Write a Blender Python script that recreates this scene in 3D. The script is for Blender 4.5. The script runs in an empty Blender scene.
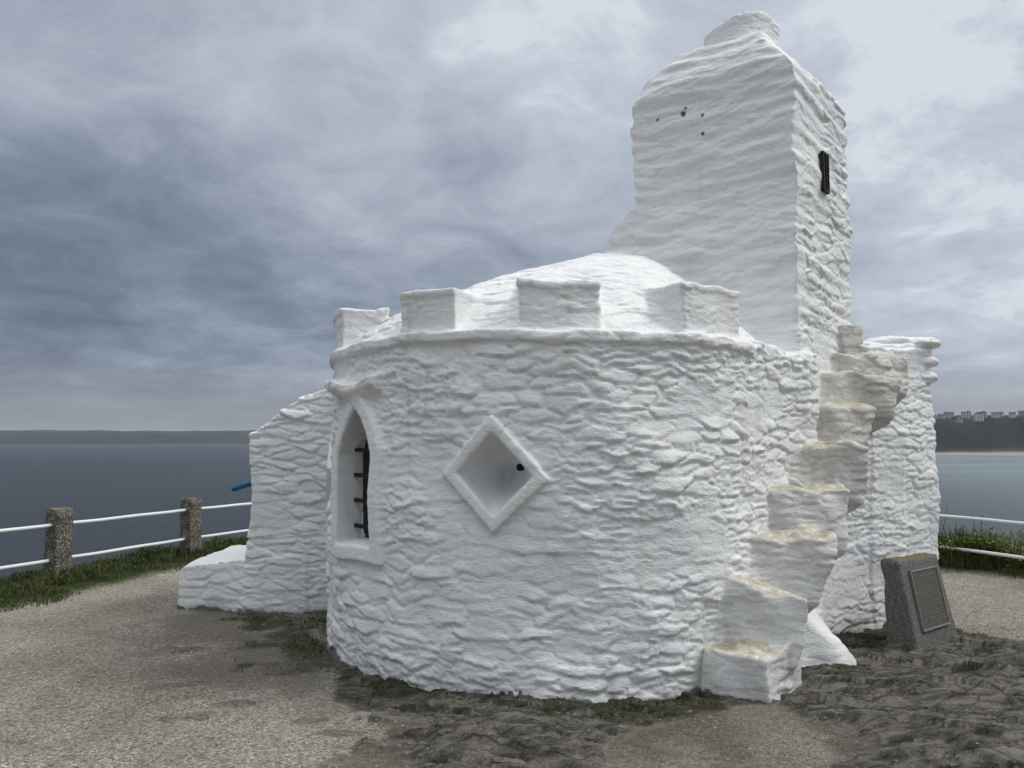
import bpy, math, random
import numpy as np
from mathutils import Vector
R = math.radians
random.seed(7); rng = np.random.default_rng(11)
sc = bpy.context.scene
COL = sc.collection

# ------------------------------------------------------------ camera
cam = bpy.data.cameras.new('camera'); cam.sensor_width = 36; cam.lens = 769/1024*36
cam.clip_start = .05; cam.clip_end = 60000
co = bpy.data.objects.new('camera', cam); COL.objects.link(co)
co.location = (0, 0, 1.7); co.rotation_euler = (R(94), 0, 0)
sc.camera = co

# ------------------------------------------------------------ sun
SUN_EL, SUN_AZ = 50, 92          # azimuth: degrees from +Y (view direction) towards +X
sd = bpy.data.lights.new('sun', 'SUN'); sd.energy = 1.5; sd.angle = R(16); sd.color = (1, .97, .93)
so = bpy.data.objects.new('sun', sd); COL.objects.link(so); so.location = (20, 5, 40)
sv = Vector((math.sin(R(SUN_AZ))*math.cos(R(SUN_EL)), math.cos(R(SUN_AZ))*math.cos(R(SUN_EL)), math.sin(R(SUN_EL))))
so.rotation_euler = sv.to_track_quat('Z', 'Y').to_euler()

# ------------------------------------------------------------ node helper
class NT:
    def __init__(s, nt):
        s.nt = nt; nt.nodes.clear()
    def n(s, typ, inp=None, **kw):
        nd = s.nt.nodes.new(typ)
        for k, v in kw.items(): setattr(nd, k, v)
        for k, v in (inp or {}).items():
            if isinstance(v, bpy.types.NodeSocket): s.nt.links.new(v, nd.inputs[k])
            else: nd.inputs[k].default_value = v
        return nd
    def math(s, op, a, b=0.0, c=0.0, clamp=False):
        nd = s.n('ShaderNodeMath', {0: a, 1: b, 2: c}, operation=op, use_clamp=clamp); return nd.outputs[0]
    def mix(s, f, a, b, bt='MIX'):
        nd = s.nt.nodes.new('ShaderNodeMix'); nd.data_type = 'RGBA'; nd.blend_type = bt; nd.clamp_factor = True
        for i, v in ((0, f), (6, a), (7, b)):
            if isinstance(v, bpy.types.NodeSocket): s.nt.links.new(v, nd.inputs[i])
            else: nd.inputs[i].default_value = v if i == 0 else (*v, 1) if len(v) == 3 else v
        return nd.outputs[2]
    def ramp(s, f, stops, interp='LINEAR'):
        nd = s.n('ShaderNodeValToRGB', {0: f}); cr = nd.color_ramp; cr.interpolation = interp
        while len(cr.elements) < len(stops): cr.elements.new(.5)
        for e, (p, c) in zip(cr.elements, stops):
            e.position = p; e.color = (*c, 1) if not isinstance(c, (int, float)) else (c, c, c, 1)
        return nd.outputs[0]
    def rng(s, v, a, b, c=0.0, d=1.0, smooth=True):
        return s.n('ShaderNodeMapRange', {0: v, 1: a, 2: b, 3: c, 4: d}, interpolation_type='SMOOTHSTEP' if smooth else 'LINEAR').outputs[0]
    def noise(s, vec, scale, detail=4, rough=.5, dist=0.0, sc3=None):
        if sc3: vec = s.n('ShaderNodeMapping', {0: vec, 3: sc3}).outputs[0]
        return s.n('ShaderNodeTexNoise', {'Vector': vec, 'Scale': scale, 'Detail': detail, 'Roughness': rough, 'Distortion': dist}).outputs[0]

# ------------------------------------------------------------ world: overcast deck over a daylight sky
w = bpy.data.worlds.new('World'); sc.world = w; w.use_nodes = True
T = NT(w.node_tree)
tc = T.n('ShaderNodeTexCoord').outputs['Generated']
sep = T.n('ShaderNodeSeparateXYZ', {0: tc}); X, Y, Z = sep.outputs
zc = T.math('ADD', T.math('MAXIMUM', Z, 0.0), .20)
cx = T.math('DIVIDE', X, zc); cy = T.math('DIVIDE', Y, zc)
cp = T.n('ShaderNodeCombineXYZ', {0: cx, 1: cy, 2: 0.0}).outputs[0]
n1 = T.noise(cp, .85, 8, .55, .7)
n2 = T.noise(T.n('ShaderNodeMapping', {0: cp, 1: (5.3, 2.1, 0), 2: (0, 0, R(20))}).outputs[0], 3.4, 10, .66, .4)
n3 = T.noise(T.n('ShaderNodeMapping', {0: cp, 1: (1.3, 7.1, 0)}).outputs[0], .36, 3, .5, .2)
nn = T.math('ADD', T.math('MULTIPLY', n1, .48), T.math('ADD', T.math('MULTIPLY', n2, .36), T.math('MULTIPLY', n3, .22)))
nn = T.math('MULTIPLY_ADD', T.math('SUBTRACT', nn, .5), 2.0, .56)
# brighter towards the veiled sun (right and high), darker bank low on the left
hx = T.math('DIVIDE', X, T.math('ADD', T.math('ABSOLUTE', Y), .25))
grad = T.math('MULTIPLY_ADD', hx, .17, 0.0)
grad = T.math('MINIMUM', T.math('MAXIMUM', grad, -.16), .30)
elev = T.rng(Z, .05, .5, -.10, .20)
lumv = T.math('ADD', T.math('ADD', nn, grad), elev)
def blob(az, el, r0, r1, amt):
    v = (math.sin(R(az))*math.cos(R(el)), math.cos(R(az))*math.cos(R(el)), math.sin(R(el)))
    dt = T.n('ShaderNodeVectorMath', {0: tc, 1: v}, operation='DOT_PRODUCT').outputs['Value']
    return T.rng(dt, math.cos(R(r1)), math.cos(R(r0)), 0.0, amt)
# the overcast's own bright breaks and slate-blue banks, by compass bearing and height
for a_ in ((2, 29, 1, 9, .14), (31, 19, 2, 16, .22), (7, 17, 1, 8, .10), (-29, 11, 2, 15, -.13), (-10, 9, 1, 10, -.07), (-25, 24, 1, 9, .05), (32, 8, 1, 12, .12), (-31, 17, 1, 12, -.05), (-3, 22, 1, 5, -.12)):
    lumv = T.math('ADD', lumv, blob(*a_))
low = T.rng(Z, .02, .10, 1.0, 0.0)
ccol = T.ramp(lumv, [(0.15, (.135, .165, .225)), (.42, (.225, .268, .350)), (.66, (.375, .422, .510)), (.92, (.56, .615, .695)), (1.0, (.70, .75, .82))])
ccol = T.mix(T.math('MULTIPLY', low, .75), ccol, (.27, .285, .31))
# overcast luminance climbs to the zenith
zen = T.rng(Z, .48, .85, 1.0, 2.35)
ccol = T.mix(T.rng(Z, .45, .8), ccol, (.62, .635, .65))
bgc = T.n('ShaderNodeBackground', {0: ccol, 1: zen})
sky = T.n('ShaderNodeTexSky', sky_type='NISHITA', sun_disc=False, sun_elevation=R(SUN_EL), sun_rotation=R(SUN_AZ))
bgs = T.n('ShaderNodeBackground', {0: sky.outputs[0], 1: .06})
ms = T.n('ShaderNodeMixShader', {0: .93, 1: bgs.outputs[0], 2: bgc.outputs[0]})
T.n('ShaderNodeOutputWorld', {0: ms.outputs[0]})

vs = sc.view_settings
vs.view_transform = 'Standard'; vs.look = 'None'; vs.gamma = 1; vs.use_curve_mapping = False; vs.exposure = 0.0
sc.cycles.use_denoising = True
sc.cycles.max_bounces = 6; sc.cycles.volume_bounces = 1
try: sc.cycles.denoiser = 'OPENIMAGEDENOISE'
except Exception: pass

# ------------------------------------------------------------ numpy noise
def _h(ix, iy, iz, s=0):
    n = (ix.astype(np.int64)*73856093) ^ (iy.astype(np.int64)*19349663) ^ (iz.astype(np.int64)*83492791) ^ (s*2654435761)
    n = (n ^ (n >> 13))*1274126177 & 0xffffffff
    n = ((n ^ (n >> 16))*2246822519) & 0xffffffff
    return ((n ^ (n >> 15)) & 0xffffff).astype(np.float32)/16777215.
def vnoise(p, s=0):
    i = np.floor(p).astype(np.int64); f = (p-i).astype(np.float32); f = f*f*f*(f*(f*6-15)+10)
    r = 0
    for a in (0, 1):
        wa = f[:, 0] if a else 1-f[:, 0]
        for b in (0, 1):
            wb = wa*(f[:, 1] if b else 1-f[:, 1])
            for c in (0, 1):
                r = r+wb*(f[:, 2] if c else 1-f[:, 2])*_h(i[:, 0]+a, i[:, 1]+b, i[:, 2]+c, s)
    return r*2-1
def fbm(p, o=4, s=0, g=.5):
    a = 1; r = 0; t = 0
    for k in range(o): r = r+a*vnoise(p*(2.03**k)+k*17.3, s+k); t += a; a *= g
    return r/t
def voro(p, s=0):
    """F1, F2, cell id hash, offset to the nearest centre"""
    i = np.floor(p).astype(np.int64)
    f1 = np.full(len(p), 9., np.float32); f2 = f1.copy(); cid = np.zeros(len(p), np.float32); off = np.zeros((len(p), 3), np.float32)
    for a in (-1, 0, 1):
        for b in (-1, 0, 1):
            for c in (-1, 0, 1):
                jx, jy, jz = i[:, 0]+a, i[:, 1]+b, i[:, 2]+c
                q = np.stack([jx+_h(jx, jy, jz, s), jy+_h(jx, jy, jz, s+1), jz+_h(jx, jy, jz, s+2)], 1)-p
                d = np.sqrt((q**2).sum(1)).astype(np.float32)
                cl = d < f1
                f2 = np.where(cl, f1, np.minimum(f2, d))
                cid = np.where(cl, _h(jx, jy, jz, s+3), cid); off = np.where(cl[:, None], q, off)
                f1 = np.where(cl, d, f1)
    return f1, f2, cid, off
def sst(x, a, b):
    t = np.clip((x-a)/(b-a), 0, 1); return t*t*(3-2*t)

# ------------------------------------------------------------ object helpers
def link(o): COL.objects.link(o); return o
def tag(o, label=None, cat=None, group=None, kind=None):
    for k, v in (('label', label), ('category', cat), ('group', group), ('kind', kind)):
        if v: o[k] = v
    return o
def empty(name, loc=(0, 0, 0), rz=0):
    o = bpy.data.objects.new(name, None); o.location = loc; o.rotation_euler = (0, 0, rz); o.empty_display_size = .2
    return link(o)
def npmesh(name, v, quads, mat, parent=None, smooth=True, tris=None):
    me = bpy.data.meshes.new(name)
    v = np.asarray(v, np.float32)
    me.vertices.add(len(v)); me.vertices.foreach_set('co', v.ravel())
    q = np.asarray(quads, np.int32) if quads is not None and len(quads) else np.zeros((0, 4), np.int32)
    t = np.asarray(tris, np.int32) if tris is not None and len(tris) else np.zeros((0, 3), np.int32)
    me.loops.add(q.size+t.size); me.loops.foreach_set('vertex_index', np.concatenate([q.ravel(), t.ravel()]))
    me.polygons.add(len(q)+len(t))
    ls = np.concatenate([np.arange(len(q))*4, q.size+np.arange(len(t))*3]).astype(np.int32)
    me.polygons.foreach_set('loop_start', ls)
    me.polygons.foreach_set('use_smooth', np.full(len(ls), smooth))
    me.update(calc_edges=True); me.validate()
    if mat: me.materials.append(mat)
    o = bpy.data.objects.new(name, me); o.parent = parent
    return link(o)
class MB:
    """collects shapes for one mesh"""
    def __init__(s): s.v = []; s.f = []
    def add(s, vs, fs):
        b = len(s.v); s.v += [tuple(q) for q in vs]; s.f += [tuple(i+b for i in f) for f in fs]
    def box(s, c, sz, rz=0, rx=0, ry=0):
        from mathutils import Euler
        m = Euler((rx, ry, rz)).to_matrix(); x, y, z = [q/2 for q in sz]
        vs = [Vector(c)+m @ Vector((a*x, b*y, d*z)) for a in (-1, 1) for b in (-1, 1) for d in (-1, 1)]
        s.add(vs, [(0, 1, 3, 2), (4, 6, 7, 5), (0, 4, 5, 1), (2, 3, 7, 6), (0, 2, 6, 4), (1, 5, 7, 3)])
    def tube(s, pts, rs, n=8, cap=True):
        pts = [Vector(p) for p in pts]
        if isinstance(rs, (int, float)): rs = [rs]*len(pts)
        b = len(s.v); ref = None
        for i, (p, r) in enumerate(zip(pts, rs)):
            d = (pts[min(i+1, len(pts)-1)]-pts[max(i-1, 0)]).normalized()
            if ref is None: ref = Vector((0, 0, 1)) if abs(d.z) < .9 else Vector((1, 0, 0))
            a = d.cross(ref).normalized(); c = a.cross(d); ref = c
            for k in range(n):
                t = 2*math.pi*k/n; s.v.append(tuple(p+a*math.cos(t)*r+c*math.sin(t)*r))
        for i in range(len(pts)-1):
            for k in range(n):
                k2 = (k+1) % n; s.f.append((b+i*n+k, b+i*n+k2, b+(i+1)*n+k2, b+(i+1)*n+k))
        if cap:
            s.f.append(tuple(b+k for k in range(n))[::-1]); s.f.append(tuple(b+(len(pts)-1)*n+k for k in range(n)))
    def build(s, name, mat, parent=None, smooth=False, bevel=0):
        me = bpy.data.meshes.new(name); me.from_pydata(s.v, [], s.f); me.materials.append(mat)
        import bmesh
        bm = bmesh.new(); bm.from_mesh(me); bmesh.ops.recalc_face_normals(bm, faces=bm.faces)
        if bevel: bmesh.ops.bevel(bm, geom=list(bm.edges), offset=bevel, segments=2, affect='EDGES', profile=.5)
        bm.to_mesh(me); bm.free()
        if smooth:
            for p in me.polygons: p.use_smooth = True
        o = bpy.data.objects.new(name, me); o.parent = parent
        return link(o)
def attr(o, name, vals):
    a = o.data.attributes.new(name, 'FLOAT', 'POINT'); a.data.foreach_set('value', np.asarray(vals, np.float32))

# ------------------------------------------------------------ materials
def mat(name): m = bpy.data.materials.new(name); m.use_nodes = True; return m, NT(m.node_tree)
def finish(t, col, rough=.8, bump=None, strength=.5, dist=.01, spec=.3, metal=0.0):
    b = t.n('ShaderNodeBsdfPrincipled', {'Base Color': col if isinstance(col, bpy.types.NodeSocket) else (*col, 1), 'Roughness': rough, 'Specular IOR Level': spec, 'Metallic': metal})
    if bump is not None:
        bp = t.n('ShaderNodeBump', {'Strength': strength, 'Distance': dist, 'Height': bump}); t.nt.links.new(bp.outputs[0], b.inputs['Normal'])
    t.n('ShaderNodeOutputMaterial', {0: b.outputs[0]})
def simple(name, col, rough=.6, var=.15, scale=20, bscale=60, bstr=.2, bdist=.004, metal=0.0, spec=.3):
    m, t = mat(name); oc = t.n('ShaderNodeTexCoord').outputs['Object']
    n = t.noise(oc, scale, 5, .6)
    c = t.mix(t.rng(n, .3, .7), tuple(q*(1-var) for q in col), tuple(min(q*(1+var), 1) for q in col))
    finish(t, c, rough, t.noise(oc, bscale, 4, .6), bstr, bdist, spec, metal); return m

M_white, t = mat('limewashed_stone')
oc = t.n('ShaderNodeTexCoord').outputs['Object']
wear = t.n('ShaderNodeAttribute', attribute_name='wear').outputs['Fac']
spot_gap_shade = t.n('ShaderNodeAttribute', attribute_name='grime_gap_shade').outputs['Fac']
c = t.mix(t.rng(t.noise(oc, 1.7, 5, .6), .35, .7), (.77, .775, .765), (.82, .82, .805))
c = t.mix(t.rng(t.noise(oc, 22, 4, .6), .45, .75, 0, .35), c, (.71, .705, .68))
run = t.math('MULTIPLY', t.rng(t.noise(oc, 1.0, 6, .62, .4, (7, 7, .7)), .56, .70), t.rng(t.noise(oc, 1.3, 3, .5), .42, .6))
c = t.mix(t.math('MULTIPLY', run, .5), c, (.56, .56, .49))
wcol = t.mix(t.rng(t.noise(oc, 9, 5, .65), .35, .65), (.36, .315, .215), (.56, .525, .43))
wcol = t.mix(t.rng(wear, .55, .95), (.50, .485, .445), wcol)
wf = t.math('MULTIPLY', wear, t.rng(t.noise(oc, 14, 6, .7, .5), .24, .54), clamp=True)
c = t.mix(wf, c, wcol)
oz = t.n('ShaderNodeSeparateXYZ', {0: oc}).outputs[2]
spl = t.math('MULTIPLY', t.rng(oz, .02, .32, 1.0, 0.0), t.rng(t.noise(oc, 6, 7, .7), .42, .66))
c = t.mix(t.math('MULTIPLY', spl, .45), c, (.40, .385, .31))
c = t.mix(spot_gap_shade, c, (.055, .05, .04))
# small dark specks where the paint has chipped
sp = t.rng(t.noise(oc, 55, 2, .5), .765, .80, 0, .75)
c = t.mix(t.math('MULTIPLY', sp, t.rng(t.noise(oc, 1.1, 2, .5), .45, .6)), c, (.16, .14, .11))
b1 = t.noise(oc, 17, 4, .55, .8, (1, 1, 2.2)); b2 = t.noise(oc, 110, 3, .6)
finish(t, c, .55, t.math('ADD', b1, t.math('MULTIPLY', b2, .10)), .55, .014, .32)

M_ground, t = mat('gravel_and_slate')
oc = t.n('ShaderNodeTexCoord').outputs['Object']
rock = t.n('ShaderNodeAttribute', attribute_name='rock').outputs['Fac']
moss = t.n('ShaderNodeAttribute', attribute_name='moss').outputs['Fac']
dark = t.n('ShaderNodeAttribute', attribute_name='soil').outputs['Fac']
grs = t.n('ShaderNodeAttribute', attribute_name='turf').outputs['Fac']
vor = t.n('ShaderNodeTexVoronoi', {'Vector': oc, 'Scale': 75.0}); vcol = vor.outputs['Color']; vd = vor.outputs['Distance']
vs1 = t.n('ShaderNodeSeparateColor', {0: vcol}).outputs[0]
gr = t.ramp(vs1, [(0, (.12, .106, .085)), (.3, (.25, .228, .187)), (.7, (.335, .31, .258)), (.93, (.43, .405, .35)), (1, (.56, .53, .475))])
gr = t.mix(t.rng(t.noise(oc, .45, 6, .65), .42, .62), gr, t.mix(1.0, gr, (.80, .79, .78), 'MULTIPLY'))
gr = t.mix(t.rng(t.noise(oc, 1.1, 5, .6), .35, .7), gr, t.mix(1.0, gr, (.78, .76, .74), 'MULTIPLY'))
ocw = t.n('ShaderNodeVectorMath', {0: oc, 1: t.n('ShaderNodeVectorMath', {0: t.n('ShaderNodeTexNoise', {'Vector': oc, 'Scale': 2.5, 'Detail': 4.0}).outputs['Color'], 1: (.13, .13, .13)}, operation='MULTIPLY').outputs[0]}, operation='ADD').outputs[0]
def cracks(sc_, st, rz):
    mp_ = t.n('ShaderNodeMapping', {0: ocw, 2: (0, 0, R(rz)), 3: st}).outputs[0]
    return t.n('ShaderNodeTexVoronoi', {'Vector': mp_, 'Scale': sc_}, feature='DISTANCE_TO_EDGE').outputs['Distance']
ck1 = t.rng(cracks(3.2, (1, 3.2, 1.5), 22), 0, .06); ck2 = t.rng(cracks(9, (1, 2.6, 1.5), 15), 0, .07)
ck = t.math('MULTIPLY', ck1, t.math('MULTIPLY_ADD', ck2, .25, .75))
rk = t.mix(t.rng(t.noise(t.n('ShaderNodeMapping', {0: ocw, 2: (0, 0, R(22)), 3: (1, 4.5, 1)}).outputs[0], 3.5, 9, .68), .36, .64), (.050, .045, .037), (.23, .213, .182))
rk = t.mix(t.rng(t.noise(oc, 30, 6, .7), .55, .75), rk, (.30, .28, .24))
rk = t.mix(t.rng(t.noise(oc, 2.2, 4, .6), .55, .7, 0, .5), rk, (.085, .088, .05))
so_ = t.mix(t.rng(t.noise(oc, 38, 6, .75), .35, .65), (.07, .06, .047), (.17, .15, .12))
mo = t.mix(t.rng(t.noise(oc, 16, 6, .7), .35, .65), (.02, .022, .009), (.055, .055, .024))
tf = t.mix(t.rng(t.noise(oc, 9, 6, .7), .35, .65), (.022, .036, .01), (.055, .07, .022))
rk = t.mix(t.math('MULTIPLY_ADD', ck, .55, .45), (.036, .032, .024), rk)
c = t.mix(dark, gr, so_); c = t.mix(rock, c, rk); c = t.mix(moss, c, mo)
vb = t.n('ShaderNodeTexVoronoi', {'Vector': oc, 'Scale': 26.0}); vbs = t.n('ShaderNodeSeparateColor', {0: vb.outputs['Color']})
bigst = t.math('MULTIPLY', t.rng(vbs.outputs[0], .86, .88), t.rng(vb.outputs['Distance'], .30, .24))
c = t.mix(t.math('MULTIPLY', bigst, t.math('SUBTRACT', .8, t.math('MULTIPLY', rock, .6), clamp=True)), c, t.ramp(vbs.outputs[1], [(0, (.10, .09, .075)), (.6, (.27, .25, .21)), (1, (.44, .42, .38))]))
# loose chips over rock
chip = t.math('MULTIPLY', t.rng(t.n('ShaderNodeSeparateColor', {0: vcol}).outputs[1], .93, .96), t.rng(t.noise(oc, 2.7, 3, .5), .5, .65))
c = t.mix(t.math('MULTIPLY', chip, .8), c, (.27, .25, .21)); c = t.mix(grs, c, tf)
g_part = t.math('MULTIPLY', t.math('SUBTRACT', 1.0, vd), t.math('SUBTRACT', 1.0, t.math('MULTIPLY', rock, .75)))
stri = t.noise(t.n('ShaderNodeMapping', {0: ocw, 2: (0, 0, R(22)), 3: (1, 5.5, 1)}).outputs[0], 6, 9, .68)
r_part = t.math('ADD', t.math('MULTIPLY', t.noise(oc, 14, 8, .65), t.math('MULTIPLY_ADD', rock, .7, .6)), t.math('MULTIPLY', stri, t.math('MULTIPLY', rock, 4.0)))
hb = t.math('ADD', t.math('ADD', g_part, r_part), t.math('MULTIPLY', t.math('MULTIPLY', ck, rock), .9))
finish(t, c, .88, hb, .9, .014, .2)

M_sea, t = mat('sea_water')
oc = t.n('ShaderNodeTexCoord').outputs['Object']
s2 = t.n('ShaderNodeSeparateXYZ', {0: oc})
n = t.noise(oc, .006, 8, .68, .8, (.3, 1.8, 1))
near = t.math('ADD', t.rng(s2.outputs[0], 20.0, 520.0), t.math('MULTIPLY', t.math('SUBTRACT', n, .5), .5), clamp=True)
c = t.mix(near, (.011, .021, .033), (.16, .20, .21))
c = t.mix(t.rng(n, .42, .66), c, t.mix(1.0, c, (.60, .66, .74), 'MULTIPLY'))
wv = t.math('ADD', t.noise(oc, .35, 6, .65, .3, (.6, 1.6, 1)), t.math('MULTIPLY', t.noise(oc, .03, 4, .6, .2, (.4, 1.8, 1)), 2.0))
finish(t, c, .45, wv, .8, 1.6, .22)

def landmat(name, c1, c2, c3, s=.02):
    m, t = mat(name); oc = t.n('ShaderNodeTexCoord').outputs['Object']
    g = t.n('ShaderNodeNewGeometry'); nz = t.n('ShaderNodeSeparateXYZ', {0: g.outputs['Normal']}).outputs[2]
    n = t.noise(oc, s, 8, .65)
    c = t.mix(t.rng(n, .35, .65), c1, c2)
    c = t.mix(t.rng(nz, .72, .9), c, t.mix(t.rng(t.noise(oc, s*.7, 3, .5), .45, .55), c3, tuple(q*.6 for q in c3)))
    hz = t.n('ShaderNodeAttribute', attribute_name='sand').outputs['Fac']
    c = t.mix(hz, c, (.30, .275, .225))
    finish(t, c, .9, n, .6, 6.0, .1); return m
M_cliff = landmat('cliff_rock', (.007, .010, .008), (.02, .022, .016), (.018, .026, .011))
M_head = landmat('headland_rock', (.012, .017, .022), (.028, .031, .032), (.02, .03, .024), .006)
M_gran = simple('granite_post', (.185, .17, .14), .9, .55, 26, 45, .9, .02)
m, t = M_gran, NT(M_gran.node_tree); oc = t.n('ShaderNodeTexCoord').outputs['Object']
v = t.n('ShaderNodeTexVoronoi', {'Vector': oc, 'Scale': 65.0})
c = t.ramp(t.n('ShaderNodeSeparateColor', {0: v.outputs['Color']}).outputs[0], [(0, (.06, .055, .04)), (.45, (.13, .118, .092)), (.8, (.21, .195, .16)), (1, (.42, .40, .36))])
c = t.mix(t.rng(t.noise(oc, 7, 5, .6), .5, .68), c, (.085, .09, .05))
finish(t, c, .92, t.math('SUBTRACT', 1.0, v.outputs['Distance']), .9, .012, .2)
M_mon = simple('slate_grey_stone', (.115, .112, .105), .85, .3, 40, 70, .7, .008)
m, t = M_mon, NT(M_mon.node_tree); oc = t.n('ShaderNodeTexCoord').outputs['Object']
g = t.n('ShaderNodeNewGeometry'); nzz = t.n('ShaderNodeSeparateXYZ', {0: g.outputs['Normal']}).outputs[2]
c = t.mix(t.rng(t.noise(oc, 60, 5, .7), .35, .65), (.080, .078, .073), (.185, .180, .168))
c = t.mix(t.math('MULTIPLY', t.rng(nzz, .55, .85), t.rng(t.noise(oc, 11, 5, .6), .35, .5)), c, (.15, .115, .055))
finish(t, c, .85, t.noise(oc, 45, 6, .7), .7, .01, .25)
M_bronze = simple('bronze_plaque', (.125, .118, .092), .5, .25, 30, 90, .15, .002, .6, .4)
M_bframe = simple('weathered_frame', (.24, .24, .225), .6, .2, 60, 90, .2, .002, .2)
M_rail = simple('white_rail_paint', (.74, .75, .75), .45, .08, 9, 40, .25, .003)
m, t = M_rail, NT(M_rail.node_tree); oc = t.n('ShaderNodeTexCoord').outputs['Object']
c = t.mix(t.rng(t.noise(oc, 7, 6, .7), .66, .70), (.74, .75, .75), (.10, .06, .035)); finish(t, c, .45, t.noise(oc, 30, 4, .6), .3, .003)
M_iron = simple('black_iron', (.012, .012, .012), .6, .2)
M_void = simple('painted_dark_void', (.006, .007, .008), .3, .2)
M_blue = simple('blue_painted_metal', (.015, .09, .18), .45, .15, 12, 40, .1)
M_bark = simple('plant_stem', (.06, .055, .03), .9, .3)
M_sand = None

def leafmat(name, c1, c2, c3):
    m, t = mat(name); rnd = t.n('ShaderNodeNewGeometry').outputs['Random Per Island']
    oc = t.n('ShaderNodeTexCoord').outputs['Object']
    c = t.ramp(rnd, [(0, c1), (.5, c2), (1, c3)])
    c = t.mix(t.rng(t.noise(oc, 2.2, 3, .6), .4, .65), c, t.mix(1.0, c, (.55, .6, .5), 'MULTIPLY'))
    b = t.n('ShaderNodeBsdfPrincipled', {'Base Color': c, 'Roughness': .6, 'Specular IOR Level': .25})
    tr = t.n('ShaderNodeBsdfTranslucent', {0: c}); mx = t.n('ShaderNodeMixShader', {0: .25, 1: b.outputs[0], 2: tr.outputs[0]})
    t.n('ShaderNodeOutputMaterial', {0: mx.outputs[0]}); return m
M_grass = leafmat('verge_grass', (.032, .050, .011), (.065, .092, .022), (.16, .155, .065))
M_leaf = leafmat('scrub_leaf', (.085, .11, .02), (.20, .24, .055), (.36, .37, .13))
M_moss = leafmat('moss_blades', (.02, .032, .008), (.05, .068, .016), (.12, .115, .05))

# ============================================================ THE HUT: one continuous limewashed skin, split into its parts
CX, CY, RW = .35, 7.0, 1.93
def smin(a, b, k):
    h = np.maximum(k-np.abs(a-b), 0)/k; return np.minimum(a, b)-h*h*k*.25
def smax(a, b, k): return -smin(-a, -b, k)
def planes(p, L):
    """L: (point, outward normal) half spaces"""
    r = None
    for (q, n) in L:
        n = np.array(n, np.float32); n = n/np.linalg.norm(n)
        d = (p[:, 0]-q[0])*n[0]+(p[:, 1]-q[1])*n[1]+(p[:, 2]-q[2])*n[2]
        r = d if r is None else np.maximum(r, d)
    return r
def rplanes(p, L, k):
    r = None
    for (q, n) in L:
        n = np.array(n, np.float32); n = n/np.linalg.norm(n)
        d = (p[:, 0]-q[0])*n[0]+(p[:, 1]-q[1])*n[1]+(p[:, 2]-q[2])*n[2]
        r = d if r is None else smax(r, d, k)
    return r
def prism(poly, z0, z1, rnd=.03):
    """convex footprint (any winding) as rounded half-space set"""
    cx = sum(q[0] for q in poly)/len(poly); cy = sum(q[1] for q in poly)/len(poly); L = []
    for i in range(len(poly)):
        a, b = poly[i], poly[(i+1) % len(poly)]; n = (b[1]-a[1], a[0]-b[0], 0)
        if (a[0]-cx)*n[0]+(a[1]-cy)*n[1] < 0: n = (-n[0], -n[1], 0)
        L.append(((a[0], a[1], 0), n))
    L += [((0, 0, z1), (0, 0, 1)), ((0, 0, z0), (0, 0, -1))]
    return L
def poly2(u, v, pts, off=0):
    """2D convex polygon distance, counter-clockwise points"""
    r = None
    for i in range(len(pts)):
        a, b = pts[i], pts[(i+1) % len(pts)]; nx, ny = b[1]-a[1], a[0]-b[0]; l = math.hypot(nx, ny)
        d = ((u-a[0])*nx+(v-a[1])*ny)/l; r = d if r is None else np.maximum(r, d)
    return r-off
WIN = [(-.255, .92), (.255, .92), (.26, 1.58), (.20, 1.72), (.10, 1.85), (0, 1.93), (-.10, 1.85), (-.20, 1.72), (-.26, 1.58)]
PHI_W = R(-51.5); PHI_D = R(-13.8); PHI_D2 = R(-88.5)
def dia(hw, hh, zc): return [(-hw, zc), (0, zc-hh), (hw, zc), (0, zc+hh)]
D1 = dia(.262, .280, 1.452); D2 = dia(.262, .285, 1.45)
MER = [(-75, 22, 2.745), (-30.3, 13.8, 2.725), (-1.2, 16.0, 2.765), (34.5, 17.5, 2.77), (-122, 17, 2.74), (-155, 17, 2.74), (172, 17, 2.75)]
# staircase: left and right end of each nosing, tread height
ST = [((1.36, 5.19), (1.66, 5.04), .31), ((1.50, 5.40), (1.98, 5.19), .64), ((1.74, 5.60), (2.31, 5.57), .995), ((1.98, 5.86), (2.60, 5.87), 1.305),
      ((2.24, 6.13), (2.87, 6.15), 1.62), ((2.50, 6.38), (3.02, 6.42), 1.955), ((2.62, 6.60), (3.38, 6.70), 2.25), ((2.85, 6.82), (3.66, 7.00), 2.46)]
FP = ((2.37, 6.30), (1.12, 7.00), (2.00, 8.02), (3.26, 7.31))      # tower footprint
def step_planes(k):
    (lx, ly), (rx, ry), h = ST[k]
    dx, dy = rx-lx, ry-ly; l = math.hypot(dx, dy); dx, dy = dx/l, dy/l; nx, ny = -dy, dx      # n: into the hut
    L = [((lx, ly, h), (-nx, -ny, .06)), ((lx, ly, h), (-.10*nx, -.10*ny, 1)), ((lx-dx*(.35 if k else .10), ly-dy*(.35 if k else .10), 0), (-dx, -dy, 0)),
         ((rx, ry, h), (dx+.15*nx, dy+.15*ny, -.22)), ((lx+nx*.95, ly+ny*.95, 0), (nx, ny, 0))]
    L.append(((lx, ly, h-(1.6 if k == 0 else .48 if k < 5 else .36)), (-nx*.6, -ny*.6, -.8)))
    if k == 0:
        L[3] = ((1.66, 5.04, 0), (.72, -.69, .05)); L.append(((1.99, 5.40, 0), (.90, .35, 0)))
        L[1] = ((1.66, 5.04, .285), (-.16, -.22, 1))
    if k == 1: L[1] = ((lx, ly, h+.08), (.20, -.06, 1))
    return L
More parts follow.
